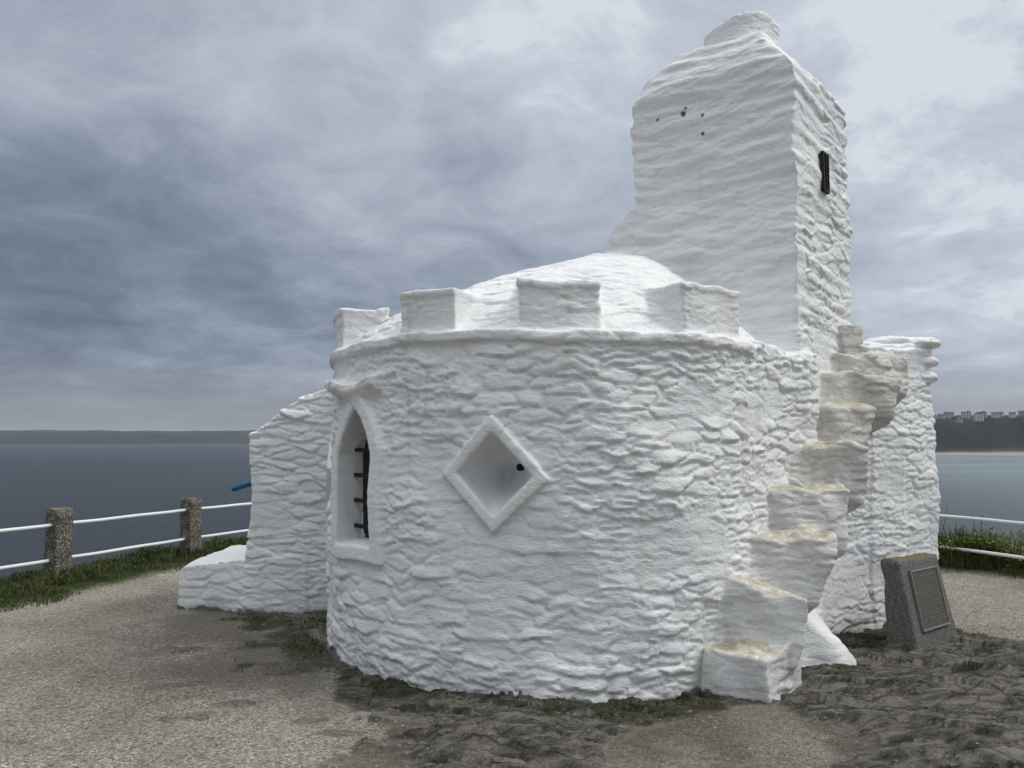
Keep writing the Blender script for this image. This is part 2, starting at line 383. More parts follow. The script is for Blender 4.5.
def prims(p):
    x, y, z = p[:, 0], p[:, 1], p[:, 2]
    dx, dy = x-CX, y-CY; r = np.sqrt(dx*dx+dy*dy)+1e-6; phi = np.arctan2(dx, -dy)
    P = []; A = P.append
    flare = RW+.012*(1.0-np.clip(z, 0, 2.4)/2.4)
    A(('round_wall', np.maximum(np.maximum(r-flare, z-2.385), -.45-z)*.98, .01))
    r2_ = np.sqrt((x-.95)**2+(y-7.15)**2); zr = np.minimum(3.37-.12*r2_-.10*r2_*r2_, 3.62-.17*r-.25*r*r)
    A(('round_wall', planes(p, prism(((1.86, 5.86), (2.50, 6.34), (2.2, 7.2), (1.1, 6.5)), -.4, 2.37)), .16))
    A(('roof', np.maximum(np.maximum((z-zr)*.72, r-1.86), 2.0-z), .08))
    zw = 2.325+.03*np.cos(phi+.5)
    A(('cornice', np.maximum(.6*(phi-R(47)), np.maximum(r-RW-.036+.5*np.maximum(zw-.02-z, 0), np.abs(z-zw-.03)-.034)), .04))
    for a, wd, zt in MER:
        c, s = math.cos(R(a)), math.sin(R(a)); u = dx*c+dy*s; q = dx*s-dy*c
        hw = RW*R(wd)/2
        body = np.maximum(np.maximum(np.abs(u)-hw, z-zt+.04), np.maximum(r-RW+.02, RW-.42-q))
        body = np.maximum(body, 2.2-z)
        cap = np.maximum(np.maximum(np.abs(u)-hw-.006, np.abs(z-zt+.02)-.022), np.maximum(r-RW+.008, RW-.43-q))
        A(('merlon', smin(body, cap, .02), .05))
        # mortar ramp running back from the merlon onto the roof
        rp = np.where(q < 0, 9., planes(np.stack([u, q, z], 1), [((hw, 0, 2.7), (.95, 0, .3)), ((-hw, 0, 2.7), (-.95, 0, .3)), ((0, RW-.40, zt-.04), (0, .05, 1)), ((0, RW-.15, 0), (0, 1, 0)), ((0, RW-.75, 0), (0, -1, .45)), ((0, 0, 2.34), (0, 0, -1))]))
        A(('merlon', rp*.9, .10))
    # window surrounds
    for ph, pts, nm, o, pr in ((PHI_W, WIN, 'window_surround', .115, .035), (PHI_D, D1, 'diamond_surround', .075, .04), (PHI_D2, D2, 'diamond_surround', .075, .045)):
        c, s = math.cos(ph), math.sin(ph); u = dx*c+dy*s; q = dx*s-dy*c
        if nm == 'window_surround': qs = RW*.995+.03+pr+.0*u          # flat-fronted
        d = poly2(u, z, pts, o)
        if nm == 'window_surround': d = np.maximum(np.maximum(d, r-RW-pr-.02), 1.3-q)
        else: d = np.maximum(np.maximum(d, r-RW-pr-.01), 1.3-q)
        A((nm, d, .03))
    # hood over the lancet
    pm = np.abs(phi-R(-57)); hz = 2.095+.025*np.sin(phi*9)+.02*np.sin(phi*23)
    A(('hood', np.maximum(np.maximum(r-RW-.11+.9*np.maximum(hz-z, 0)-.02*np.sin(phi*17), np.abs(z-hz)-.05), RW*(pm-R(15.0))), .05))
    # left wing and its low bench
    A(('side_wall', planes(p, [((-2.58, 7.60, 0), (-1, .05, 0)), ((0, 7.60, 0), (0, -1, 0)), ((0, 9.0, 0), (0, 1, 0)), ((0, 7, 0), (1, 0, 0)), ((0, 0, -.4), (0, 0, -1)), ((-2.60, 7.6, 1.72), (-.62, 0, .85)), ((-1.9, 7.6, 2.175), (-.38, 0, .95))]), .06))
    A(('bench', planes(p, [((-3.30, 7.93, 0), (-1, .12, 0)), ((-3.30, 7.80, 0), (-.26, -1, 0)), ((0, 7.585, 0), (0, -1, 0)), ((0, 8.9, 0), (0, 1, 0)), ((-2.0, 7, 0), (1, 0, 0)), ((0, 0, -.4), (0, 0, -1)), ((-3.0, 7.6, .445), (-.12, -.03, 1)), ((-3.32, 7.9, .36), (-.7, 0, .7))]), .05))
    # tower with hipped top and stub
    lump = np.clip(z-2.3, 0, .6)/.6
    wt = np.stack([x+lump*(.006*np.sin(23*z+2.5*np.sin(2.9*z)+3*y)+.006*np.sin(43*z+2*np.sin(5*z)+7*x)+.012*np.sin(7.3*z+2)), y+lump*(.006*np.sin(27*z+3*np.sin(3.7*z)+4*x)+.005*np.sin(51*z+5*y)+.010*np.sin(8.1*z)), z+.012*np.sin(9*x+7*y)], 1)
    d = rplanes(wt, [*[q for q in prism(FP, -.4, 9)[:4]], ((0, 0, -.4), (0, 0, -1)),
        ((2.37, 6.30, 4.93), (-.49*.80, -.87*.80, .42)), ((3.26, 7.31, 4.90), (.75*.75, -.66*.75, .60)), ((2.19, 7.13, 5.33), (0, 0, 1)), ((1.10, 7.0, 4.76), (-.80, -.25, .62)), ((2.0, 8.02, 4.9), (-.1, .8, .7))], .035)
    lw = planes(p, [*[q for q in prism(((2.37, 6.315), (.86, 7.16), (1.8, 8.2), (3.0, 7.5)), -.4, 9)[:4]], ((0, 0, 1.5), (0, 0, -1)), ((.9, 7.1, 3.60), (-.75, 0, .75)), ((.9, 7.1, 3.78), (-.2, 0, 1))])
    A(('tower', smin(d, lw, .03), .11))
    c2 = (2.19, 7.13); st = np.sqrt((x-c2[0])**2+(y-c2[1])**2)
    ang = np.arctan2(y-c2[1], x-c2[0])
    A(('chimney_stub', np.maximum(st-.35-.02*np.sin(3*ang+1)-.03*np.clip(5.47-z, 0, .5), np.abs(z-5.22)-.35-.02*np.sin(x*9)-.012*np.sin(x*23+y*9)), .05))
    # right-hand annex
    A(('annex', planes(p, prism(((2.35, 6.43), (3.6, 7.15), (3.4, 8.4), (1.8, 8.2)), -.4, 1.75)), .10))
    A(('annex', planes(p, prism(((3.22, 6.925), (4.07, 7.42), (3.5, 8.7), (3.1, 8.2)), -.4, 2.54)), .05))
    A(('annex', planes(p, prism(((2.5, 7.2), (3.4, 7.3), (3.4, 8.4), (1.8, 8.2)), .4, 2.44)), .05))
    A(('annex_roof', planes(p, [((4.05, 7.50, 2.60), (.03, -.10, 1)), ((4.10, 7.44, 0), (.9, .4, 0)), ((4.10, 7.50, 0), (.5, -.87, 0)), ((0, 0, 2.3), (0, 0, -1)), ((3.5, 8.6, 2.6), (0, 1, .2)), ((2.5, 8, 2.86), (-.1, 0, 1)), ((3.30, 7, 0), (-1, 0, 0))]), .03))
    # projecting stones at the annex corner
    for (sx, sy, sz, a, b, cc) in ((4.03, 7.50, 2.60, .16, .16, .05), (4.04, 7.50, 2.42, .13, .13, .06), (4.05, 7.50, 2.26, .11, .12, .07), (3.75, 7.55, 2.64, .30, .16, .04)):
        A(('annex', (np.sqrt(((x-sx)/a)**2+((y-sy)/b)**2+((z-sz)/cc)**2)-1)*min(a, b, cc)*.9, .03))
    A(('stair_end_block', planes(p, prism(((3.02, 6.98), (3.24, 7.02), (3.3, 7.4), (3.0, 7.4)), 2.2, 2.74)), .04))
    wx = np.stack([x+.018*np.sin(9*z+5*y)+.010*np.sin(21*y+7*z), y+.018*np.sin(8*x+3*z)+.009*np.sin(19*x+11*z), z+.018*np.sin(7*x+9*y)+.008*np.sin(23*x)], 1)
    for k in range(8): A(('step', rplanes(wx, step_planes(k), .02), .022))
    # foot of the stair mass
    A(('stair_foot', rplanes(wx, [((2.58, 6.02, 0), (.93, -.08, .55)), ((2.3, 5.75, 0), (.15, -.95, .30)), ((0, 0, .56), (0, 0, 1)), ((0, 0, -.4), (0, 0, -1)), ((1.8, 0, 0), (-1, 0, 0)), ((0, 6.8, 0), (0, 1, 0)), ((2.26, 5.8, .42), (.66, -.2, .7))], .16), .08))
    return P
def cuts(p):
    x, y, z = p[:, 0], p[:, 1], p[:, 2]
    dx, dy = x-CX, y-CY; C = []
    c, s = math.cos(PHI_W), math.sin(PHI_W); u = dx*c+dy*s; q = dx*s-dy*c
    C.append(('window_niche', np.maximum(poly2(u, z, WIN), (RW-.20)-q)))
    for ph, pts in ((PHI_D, D1), (PHI_D2, D2)):
        c, s = math.cos(ph), math.sin(ph); u = dx*c+dy*s; q = dx*s-dy*c
        dd = poly2(u, z, pts)+np.clip(RW+.04-q, 0, 1)*.30
        dp = np.clip(RW+.04-q, 0, 1); z0_ = pts[0][1]
        dd = smax(poly2(u, z, pts)+dp*.10, np.sqrt(u*u+(z-z0_)**2+1e-6)-.30+dp*.58, .05)
        C.append(('diamond_niche', np.maximum(dd*.9, (RW-.44)-q)))
    return C
def warp(p):
    x, y, z = p[:, 0], p[:, 1], p[:, 2]; q = p.copy()
    q[:, 0] += .012*np.sin(3.1*z+1.7*y+.4)+.007*np.sin(7.3*z-4*y+2)
    q[:, 1] += .012*np.sin(2.7*z+2.3*x+1.9)+.007*np.sin(6.7*x+5*z)
    q[:, 2] += .012*np.sin(3.7*x+1.1*y+.7)+.008*np.sin(8.9*x-5.3*y+1.2)+.005*np.sin(19*x+13*y)
    return q
def sdf(p):
    p = warp(p); d = None
    for nm, e, k in prims(p): d = e if d is None else smin(d, e, k)
    for nm, e in cuts(p): d = smax(d, -e, .02)
    return d
def classify(p):
    p = warp(p); P = prims(p); names = [n for n, _, _ in P]
    E = np.stack([e for _, e, _ in P], 1); idx = E.argmin(1); dm = E.min(1)
    C = cuts(p)
    for j, (nm, e) in enumerate(cuts(p)):
        names.append(nm); idx = np.where(e > -.012, idx, idx); idx = np.where((-e > dm-.0) & (e < .004), len(P)+j, idx)
    return names, idx

def surface_nets(lo, hi, h, B=16):
    n = [int(math.ceil((b-a)/h/B))*B for a, b in zip(lo, hi)]
    G = np.ones(n, np.float32)
    nb = [q//B for q in n]
    bi = np.stack(np.meshgrid(*[np.arange(q) for q in nb], indexing='ij'), -1).reshape(-1, 3)
    cen = np.array(lo)+(bi*B+B/2-.5)*h
    d = np.concatenate([sdf(c) for c in np.array_split(cen.astype(np.float32), 4)])
    loc = np.stack(np.meshgrid(*[np.arange(B)]*3, indexing='ij'), -1).reshape(-1, 3)
    for b in bi[d < 0]: G[b[0]*B:(b[0]+1)*B, b[1]*B:(b[1]+1)*B, b[2]*B:(b[2]+1)*B] = -1
    act = bi[np.abs(d) < B*h*.866*1.1+.12]
    for c in np.array_split(act, max(1, len(act)//150)):
        pts = (np.array(lo)+(c[:, None, :]*B+loc[None])*h).reshape(-1, 3).astype(np.float32)
        v = sdf(pts).reshape(len(c), B, B, B)
        for k, b in enumerate(c): G[b[0]*B:(b[0]+1)*B, b[1]*B:(b[1]+1)*B, b[2]*B:(b[2]+1)*B] = v[k]
    S = G < 0
    cnt = np.zeros([q-1 for q in n], np.uint8)
    for a in (0, 1):
        for b in (0, 1):
            for c in (0, 1): cnt += S[a:n[0]-1+a, b:n[1]-1+b, c:n[2]-1+c]
    cells = np.argwhere((cnt > 0) & (cnt < 8)); del cnt
    cidx = np.full([q-1 for q in n], -1, np.int32); cidx[tuple(cells.T)] = np.arange(len(cells))
    acc = np.zeros((len(cells), 3)); num = np.zeros(len(cells))
    corners = [(a, b, c) for a in (0, 1) for b in (0, 1) for c in (0, 1)]
    val = {c: G[cells[:, 0]+c[0], cells[:, 1]+c[1], cells[:, 2]+c[2]] for c in corners}
    for a in corners:
        for ax in range(3):
            if a[ax]: continue
            b = list(a); b[ax] = 1; b = tuple(b); va, vb = val[a], val[b]; m = (va < 0) != (vb < 0)
            t = np.where(m, va/np.where(m, va-vb, 1), 0)
            pt = np.tile(np.array(a, float), (len(cells), 1)); pt[:, ax] = t
            acc += pt*m[:, None]; num += m
    V = np.array(lo)+(cells+acc/num[:, None])*h
    Q = []
    for ax in range(3):
        o1, o2 = [(1, 2), (2, 0), (0, 1)][ax]
        sl = [slice(None)]*3; sl2 = [slice(None)]*3; sl[ax] = slice(0, -1); sl2[ax] = slice(1, None)
        s1 = S[tuple(sl)]; s2 = S[tuple(sl2)]
        e = np.argwhere(s1 != s2); e = e[(e[:, o1] > 0) & (e[:, o2] > 0) & (e[:, o1] < n[o1]-1) & (e[:, o2] < n[o2]-1)]
        flip = s1[tuple(e.T)]
        def g(a, b):
            q = e.copy(); q[:, o1] -= a; q[:, o2] -= b; return cidx[tuple(q.T)]
        q = np.stack([g(1, 1), g(0, 1), g(0, 0), g(1, 0)], 1)
        q[~flip] = q[~flip][:, ::-1]; Q.append(q)
    Q = np.concatenate(Q); Q = Q[(Q >= 0).all(1)]
    return V.astype(np.float32), Q
def vnormals(V, Q):
    n = np.cross(V[Q[:, 2]]-V[Q[:, 0]], V[Q[:, 3]]-V[Q[:, 1]])
    N = np.zeros_like(V)
    for k in range(4):
        for a in range(3): N[:, a] += np.bincount(Q[:, k], n[:, a], len(V))
    return N/np.maximum(np.linalg.norm(N, axis=1, keepdims=True), 1e-9)

V, Q = surface_nets((-3.55, 4.9, -.20), (4.36, 9.20, 5.85), .0135)
N0 = vnormals(V, Q)
names, cid = classify(V)
AMP = dict(round_wall=1., tower=.55, roof=.6, cornice=.35, merlon=.42, window_surround=.16, diamond_surround=.16, hood=.5, side_wall=1., bench=.55, chimney_stub=.4,
           annex=.85, annex_roof=.35, stair_end_block=.4, step=.62, stair_foot=.4, window_niche=.12, diamond_niche=.10)
amp = np.array([AMP[n] for n in names], np.float32)[cid]
# feather the relief between neighbouring parts
for _ in range(14):
    s = np.zeros(len(V)); c = np.zeros(len(V)); m = amp[Q].mean(1)
    for k in range(4): s += np.bincount(Q[:, k], m, len(V)); c += np.bincount(Q[:, k], minlength=len(V))
    amp = (s/np.maximum(c, 1)).astype(np.float32)
isT = np.array([n == 'tower' for n in names])[cid]
front = isT & (N0[:, 0] < .1) & (V[:, 2] > 2.6)
side = isT & (N0[:, 0] > .3)
amp = np.where(side, np.minimum(amp*1.9, .85), np.where(front, amp*1.9, amp))
for _ in range(6):
    s = np.zeros(len(V)); m = amp[Q].mean(1)
    for k in range(4): s += np.bincount(Q[:, k], m, len(V))
    amp = (s/np.maximum(c, 1)).astype(np.float32)
vd_ = np.linalg.norm(V-np.array([2.37+.89/1.346*.62, 6.30+1.01/1.346*.62, 4.07]), axis=1); amp = amp*(.15+.85*sst(vd_, .15, .30))
W = V+.06*np.stack([fbm(V*5.5, 3, 3), fbm(V*5.5, 3, 5), .7*fbm(V*5.5, 3, 7)], 1)
def ledges(w, seed, k):
    f1, f2, ci, off = voro(w, seed)
    e = np.clip((f2-f1)/k, 0, 1)**.5
    # each stone swells towards its lower edge and drops away sharply beneath it; tilt and depth vary
    return .95*e+.75*(ci-.5)+off[:, 2]*(.50+.9*((ci*7.31) % 1-.5))*e+off[:, 0]*((ci*13.7) % 1-.5)*.8
stone = ledges(W*np.array([3.3, 3.3, 12.5]), 21, .22)
small = ledges(W*np.array([4.8, 4.8, 24.])+5, 51, .30)
msk = sst(fbm(V*1.6, 2, 91), -.25, .30)
rel = stone*(1.05-.6*msk)+small*(.16+.62*msk)+.16*fbm(W*np.array([4, 4, 18.]), 4, 31)+.55*fbm(V*np.array([2.4, 2.4, 4.2]), 3, 41)
broad = .45*fbm(V*np.array([1.3, 1.3, 2.]), 2, 61)
calm = sst(fbm(V*2.1+9, 3, 71), -.05, .40)            # places where the wash lies thick and smooth
rel = rel*(1-.68*calm)
# long trowelled strokes on the tower front and roof
st_ = fbm((V+.05*np.stack([fbm(V*3, 2, 8), fbm(V*3, 2, 9), fbm(V*3, 2, 10)], 1))*np.array([1.3, 1.3, 8.0])+V[:, [0]]*np.array([[0, 0, -2.2]]), 5, 81)*1.35+.25*fbm(V*9, 3, 85)
rel = np.where(front, rel*.40+st_*1.0, rel)
disp = .0215*amp*(rel-.45)+.009*broad*np.minimum(1, amp+.3)
V1 = V+N0*disp[:, None]
N1 = vnormals(V1, Q)
# wear on treads and risers, spots on the tower
isS = np.array([n in ('step', 'stair_end_block') for n in names])[cid]
wearv = np.where(isS, np.where(N0[:, 2] > .55, 1.0, .42+.33*sst(V[:, 2], .5, 1.7)), 0)
wearv = np.where(np.array([n == 'stair_foot' for n in names])[cid] & (V[:, 2] < .12), .25, wearv)
ann = np.array([n == 'cornice' or n == 'merlon' for n in names])[cid]
wearv = np.where(ann & (N0[:, 1] < -.3), .22*sst(fbm(V*6, 3, 19), .0, .4), wearv)
wearv = np.maximum(wearv, .35*sst(.10-V[:, 2]+.05*fbm(V*8, 3, 5), 0, .12))
for _ in range(3):
    s = np.zeros(len(V)); m = wearv[Q].mean(1)
    for k in range(4): s += np.bincount(Q[:, k], m, len(V))
    wearv = s/np.maximum(c, 1)
grime_gap_shade = np.zeros(len(V))
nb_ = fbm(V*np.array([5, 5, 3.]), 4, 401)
grime_gap_shade = sst(np.where(V[:, 0] < -1.3, .035, .012)+.055*nb_+.02*fbm(V*22, 3, 402)-V[:, 2], -.006, .006)*.85  # ragged wall foot: bare stone plus black gap shade painted into the colour
def unp(px, py, Yd):
    a = (px-512)/769; b = (384-py)/769; th = R(4); dy = math.cos(th)-b*math.sin(th); dz = math.sin(th)+b*math.cos(th)
    return np.array((a*Yd/dy, Yd, 1.7+dz*Yd/dy))
for q, rr in (((1.545, 6.76, 4.62), .017), ((1.56, 6.75, 4.67), .011), ((1.70, 6.68, 4.57), .011), ((1.33, 6.88, 4.62), .010), ((1.70, 6.68, 4.40), .009), ((.42, 5.05, .30), .006), ((1.78, 5.13, .12), .010), ((1.36, 5.25, 2.37), .022), ((2.18, 6.45, 2.55), .02)):
    dd = np.linalg.norm((V-np.array(q))*np.array([1, 1, .8]), axis=1)+.006*fbm(V*40, 2, 55); grime_gap_shade = np.maximum(grime_gap_shade, sst(rr*1.8-dd, 0, rr*.8))

hut = empty('lookout_hut', (CX, CY, 0))
tag(hut, 'white limewashed round stone hut with battlements, a square tower and outside steps', 'hut')
fpart = cid[Q]
fpart = np.sort(fpart, 1)[:, 1]            # two-of-four vote
grp = np.arange(len(names)+1); 
for a_, n_ in enumerate(names):
    if n_ == 'merlon' and a_ and names[a_-1] == 'merlon' and grp[a_-1] == a_-1: grp[a_] = a_-1
for a_, n_ in enumerate(names):
    if n_ != 'merlon' and n_ != 'step' and n_ not in ('diamond_surround', 'diamond_niche', 'window_niche'): grp[a_] = names.index(n_)
    if n_ == 'window_niche': grp[a_] = names.index('window_surround')
ds = [j for j, q in enumerate(names) if q == 'diamond_surround']; dn = [j for j, q in enumerate(names) if q == 'diamond_niche']
for a_, b_ in zip(dn, ds): grp[a_] = b_
fpart = grp[fpart]
def edge_pairs():
    E_ = np.concatenate([np.stack([Q[:, k], Q[:, (k+1) % 4]], 1) for k in range(4)]); E_.sort(1)
    F_ = np.tile(np.arange(len(Q)), 4); key = E_[:, 0].astype(np.int64)*len(V)+E_[:, 1]; o_ = np.argsort(key, kind='stable'); key = key[o_]; F_ = F_[o_]
    m_ = key[1:] == key[:-1]; return F_[:-1][m_], F_[1:][m_]
ea, eb = edge_pairs()
for rnd_ in range(4):
    lab = np.arange(len(Q)); m_ = fpart[ea] == fpart[eb]; a_, b_ = ea[m_], eb[m_]
    while True:                                     # pointer jumping to connected pieces
        l0 = lab.copy(); mn_ = np.minimum(lab[a_], lab[b_]); np.minimum.at(lab, lab[a_], mn_); np.minimum.at(lab, lab[b_], mn_); np.minimum.at(lab, a_, mn_); np.minimum.at(lab, b_, mn_)
        lab = lab[lab]; lab = lab[lab]
        if (lab == l0).all(): break
    sz = np.bincount(lab, minlength=len(Q)); roots = np.unique(lab); best = {}
    for r_ in roots:
        p_ = fpart[r_]
        if sz[r_] > sz[best.get(p_, r_)] or p_ not in best: best[p_] = r_
    bad = np.array([best[fpart[l]] != l for l in roots]); badl = np.zeros(len(Q), bool); badl[roots[bad]] = True; bf = badl[lab]
    if not bf.any(): break
    x1 = bf[ea] & ~bf[eb]; x2 = bf[eb] & ~bf[ea]; new = {}
    for f_, g_ in zip(np.concatenate([ea[x1], eb[x2]]), np.concatenate([eb[x1], ea[x2]])): new.setdefault(lab[f_], []).append(fpart[g_])
    rep_ = np.arange(len(Q)); val_ = np.full(len(Q), -1)
    for l, c_l in new.items(): val_[l] = max(set(c_l), key=c_l.count)
    vv = val_[lab]; k_ = bf & (vv >= 0); fpart[k_] = vv[k_]
def hutpart(ids, nm, parent):
    m = np.isin(fpart, ids)
    if not m.any(): return None
    q = Q[m]; used, inv = np.unique(q, return_inverse=True); q = inv.reshape(-1, 4)
    o = npmesh(nm, V1[used]-np.array([CX, CY, 0]), q, M_white, parent)
    attr(o, 'wear', wearv[used]); attr(o, 'grime_gap_shade', grime_gap_shade[used])
    o.data.normals_split_custom_set_from_vertices(N1[used].tolist())
    return o
ids = {}
mer_seen = 0
groups = []          # (name, ids)
i = 0
while i < len(names):
    n = names[i]
    if n == 'merlon': groups.append((n, [i, i+1])); i += 2
    else: groups.append((n, [i])); i += 1
def allof(n): return [j for j, q in enumerate(names) if q == n]
wall_o = hutpart(allof('round_wall'), 'round_wall', hut)
tower_o = hutpart(allof('tower'), 'tower', hut)
annex_o = hutpart(allof('annex'), 'annex', hut)
hutpart(allof('roof'), 'domed_roof', hut); hutpart(allof('cornice'), 'cornice', wall_o)
hutpart(allof('chimney_stub'), 'chimney_stub', tower_o); hutpart(allof('annex_roof'), 'annex_roof', annex_o)
side_o = hutpart(allof('side_wall'), 'side_wall', hut); hutpart(allof('bench'), 'bench', hut)
stair_o = hutpart(allof('stair_foot'), 'staircase_base', hut)
for n, ii in groups:
    if n == 'merlon': hutpart(ii, 'merlon', hut)
for j in allof('step')+allof('stair_end_block'): hutpart([j], 'step' if names[j] == 'step' else 'end_block', stair_o)
hutpart(allof('hood'), 'window_hood', wall_o)
win_o = hutpart(allof('window_surround')+allof('window_niche'), 'lancet_window', hut)
d1_o = hutpart([ds[0], dn[0]], 'diamond_window', hut); hutpart([ds[1], dn[1]], 'diamond_window', hut)
# near-black sheet painting the dark interior behind the lancet, and its iron bars
c_, s_ = math.cos(PHI_W), math.sin(PHI_W)
def wpt(u, q, z): return (c_*u+s_*q, s_*u-c_*q, z)       # hut-local
mb = MB(); q0 = RW-.185
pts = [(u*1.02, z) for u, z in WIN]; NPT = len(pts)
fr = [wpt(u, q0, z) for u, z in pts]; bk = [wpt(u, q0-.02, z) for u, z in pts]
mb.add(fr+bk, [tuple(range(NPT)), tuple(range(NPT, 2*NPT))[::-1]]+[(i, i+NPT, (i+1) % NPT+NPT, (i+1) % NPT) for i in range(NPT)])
mb.build('window_dark_sheet', M_void, win_o)
for zb in (1.02, 1.215, 1.41, 1.605):
    mb = MB(); mb.box(wpt(-.0, q0+.068, zb), (.54, .022, .030), PHI_W); mb.build('iron_bar', M_iron, win_o, bevel=.003)
# black capped plug standing in for the small dark hole in the front diamond
c_, s_ = math.cos(PHI_D), math.sin(PHI_D)
mb = MB(); mb.tube([wpt(.13, RW-.40, 1.50), wpt(.13, RW-.155, 1.50)], .026, 12); mb.build('dark_hole_plug', M_iron, d1_o, True)
# louvred vent on the tower's right face
pa = np.array([2.37, 6.30]); pb = np.array([3.26, 7.31]); dr = (pb-pa)/np.linalg.norm(pb-pa); nn_ = np.array([dr[1], -dr[0]])
g0 = pa+dr*.62+nn_*.022; ang = math.atan2(dr[1], dr[0])
mb = MB()
def lv(u, z, o): q = g0+dr*u+nn_*o; return (q[0]-CX, q[1]-CY, z)
for u in (-.062, 0, .062): mb.box(lv(u, 4.07, .012), (.016 if u else .008, .03, .36), ang)
for z in (3.90, 4.24): mb.box(lv(0, z, .012), (.14, .03, .020), ang)
vent = mb.build('louvred_vent', M_iron, tower_o)
mb = MB(); mb.box(lv(0, 4.07, -.022), (.12, .045, .33), ang); mb.build('vent_backing', M_void, vent)
mb = MB()
for k in range(9): mb.box(lv(0, 3.93+k*.035, .012), (.11, .008, .016), ang, rx=R(0))
mb.build('vent_slats', simple('vent_slat_grey', (.07, .07, .07), .6), vent)

# ============================================================ GROUND
def axis(segs):
    out = []
    for a, b, s in segs: out.append(np.arange(a, b-1e-6, s))
    return np.concatenate(out+[np.array([segs[-1][1]])])
EDGE = [(-9.5, 2), (-7.2, 6.3), (-5.85, 9.3), (-5.0, 11.4), (-3.6, 13.6), (-1, 15.2), (2, 15), (4.4, 12.9), (5.9, 10.95), (7.4, 8.3), (9.6, 4), (13, -6), (20, -60), (-22, -60), (-13, -6)]
def sdpoly(x, y, P):
    d = np.full(x.shape, 1e9); s = np.ones(x.shape)
    n = len(P)
    for i in range(n):
        ax, ay = P[i]; bx, by = P[(i+1) % n]
        ex, ey = bx-ax, by-ay; wx, wy = x-ax, y-ay
        t = np.clip((wx*ex+wy*ey)/(ex*ex+ey*ey), 0, 1); d = np.minimum(d, (wx-ex*t)**2+(wy-ey*t)**2)
        c1 = y >= ay; c2 = y < by; c3 = ex*wy > ey*wx
        fl = (c1 & c2 & c3) | (~c1 & ~c2 & ~c3); s = np.where(fl, -s, s)
    return s*np.sqrt(d)
P3 = lambda x, y: np.stack([x.ravel(), y.ravel(), np.zeros(x.size)], 1)
ROCKS = [(-1.25, 5.95), (-1.15, 5.3), (-.95, 4.85), (-.72, 4.35), (-.95, 4.0), (-1.0, 2.0), (6, 2.0), (6.5, 4.6), (4.7, 6.2), (4.0, 6.9), (3.6, 7.4), (2.6, 7.3), (1, 7.6)]
GRAVP = [(.55, 4.72), (1.1, 4.98), (1.72, 5.08), (1.80, 4.55), (1.62, 4.0), (1.45, 2.8), (.4, 2.8), (.35, 4.0)]
MOSS1 = [(-2.95, 7.35), (-2.45, 7.55), (-1.75, 7.7), (-1.3, 6.6), (-1.25, 5.6), (-1.7, 5.6), (-2.2, 6.1), (-2.6, 6.7)]
DARK1 = [(-3.6, 6.9), (-3.1, 8.1), (-2.3, 7.7), (-1.3, 6.6), (-1.2, 5.3), (-.9, 4.6), (-1.5, 5.0), (-2.3, 5.6), (-2.7, 6.4)]
GRAVEL = [(-9.5, -3), (-6.1, 5.9), (-5.05, 7.66), (-4.62, 8.75), (-4.25, 10.2), (-3.3, 12.6), (-1, 14.0), (2, 13.8), (4.0, 11.9), (5.45, 9.84), (6.25, 9.45), (7.2, 8.0), (9, 4), (13, -6), (20, -50), (-20, -50)]
def ground_masks(x, y):
    sh = x.shape; q = P3(x, y)
    nz = fbm(q*1.9, 5, 101).reshape(sh)*.38; nf = fbm(q*9, 4, 111).reshape(sh)*.10
    rock = sst(-(sdpoly(x, y, ROCKS)+nz+nf), -.05, .10)
    gp = sst(-(sdpoly(x, y, GRAVP)+nz*.5+nf), -.06, .14)
    rock = rock*(1-.85*gp)
    pat = sst(fbm(q*1.3+4, 4, 121).reshape(sh), .18, .34)*.55
    rock = rock*(1-pat*(y < 4.8))
    soil = np.maximum(sst(-(sdpoly(x, y, DARK1)+nz*1.2+nf*2), -.1, .35)*.65, sst(rock, 0, .6))
    soil = np.maximum(soil, gp*(.5+.5*sst(nz, -.08, .12)))
    moss = sst(-(sdpoly(x, y, MOSS1)+nz+nf*2.2), -.05, .25)*sst(fbm(q*3.1, 4, 131).reshape(sh), -.25, .25)*.85
    rr = np.sqrt((x-CX)**2+(y-CY)**2)
    ring = sst(fbm(q*2.6+3, 4, 141).reshape(sh), .0, .3)*sst(.30-np.abs(rr-2.10), 0, .2)
    ring2 = sst(.35-np.hypot(x-2.85, y-6.45), -.1, .2)
    moss = np.maximum(moss, np.maximum(ring*.7, ring2*sst(nf+nz*.4, -.12, .06)))
    turf = sst(sdpoly(x, y, GRAVEL)+nz*.35+nf, -.02, .10)
    for (px, py, a, b, an) in ((-2.30, 5.42, .30, .07, .35), (-1.75, 5.05, .16, .06, .1), (-1.2, 4.75, .14, .06, 0), (-.95, 4.55, .15, .05, -.1), (-2.0, 4.82, .20, .11, .2), (-2.75, 6.25, .35, .10, .4), (5.1, 6.9, .3, .07, .2), (3.9, 7.6, .25, .06, 0), (4.8, 6.35, .4, .15, .1)):
        c, s = math.cos(an), math.sin(an); u = (x-px)*c+(y-py)*s; v = -(x-px)*s+(y-py)*c
        rock = np.maximum(rock, sst(1-np.sqrt((u/a)**2+(v/b)**2)+nf*4, -.1, .35)*.6)
    return rock, np.clip(soil, 0, 1), moss, turf
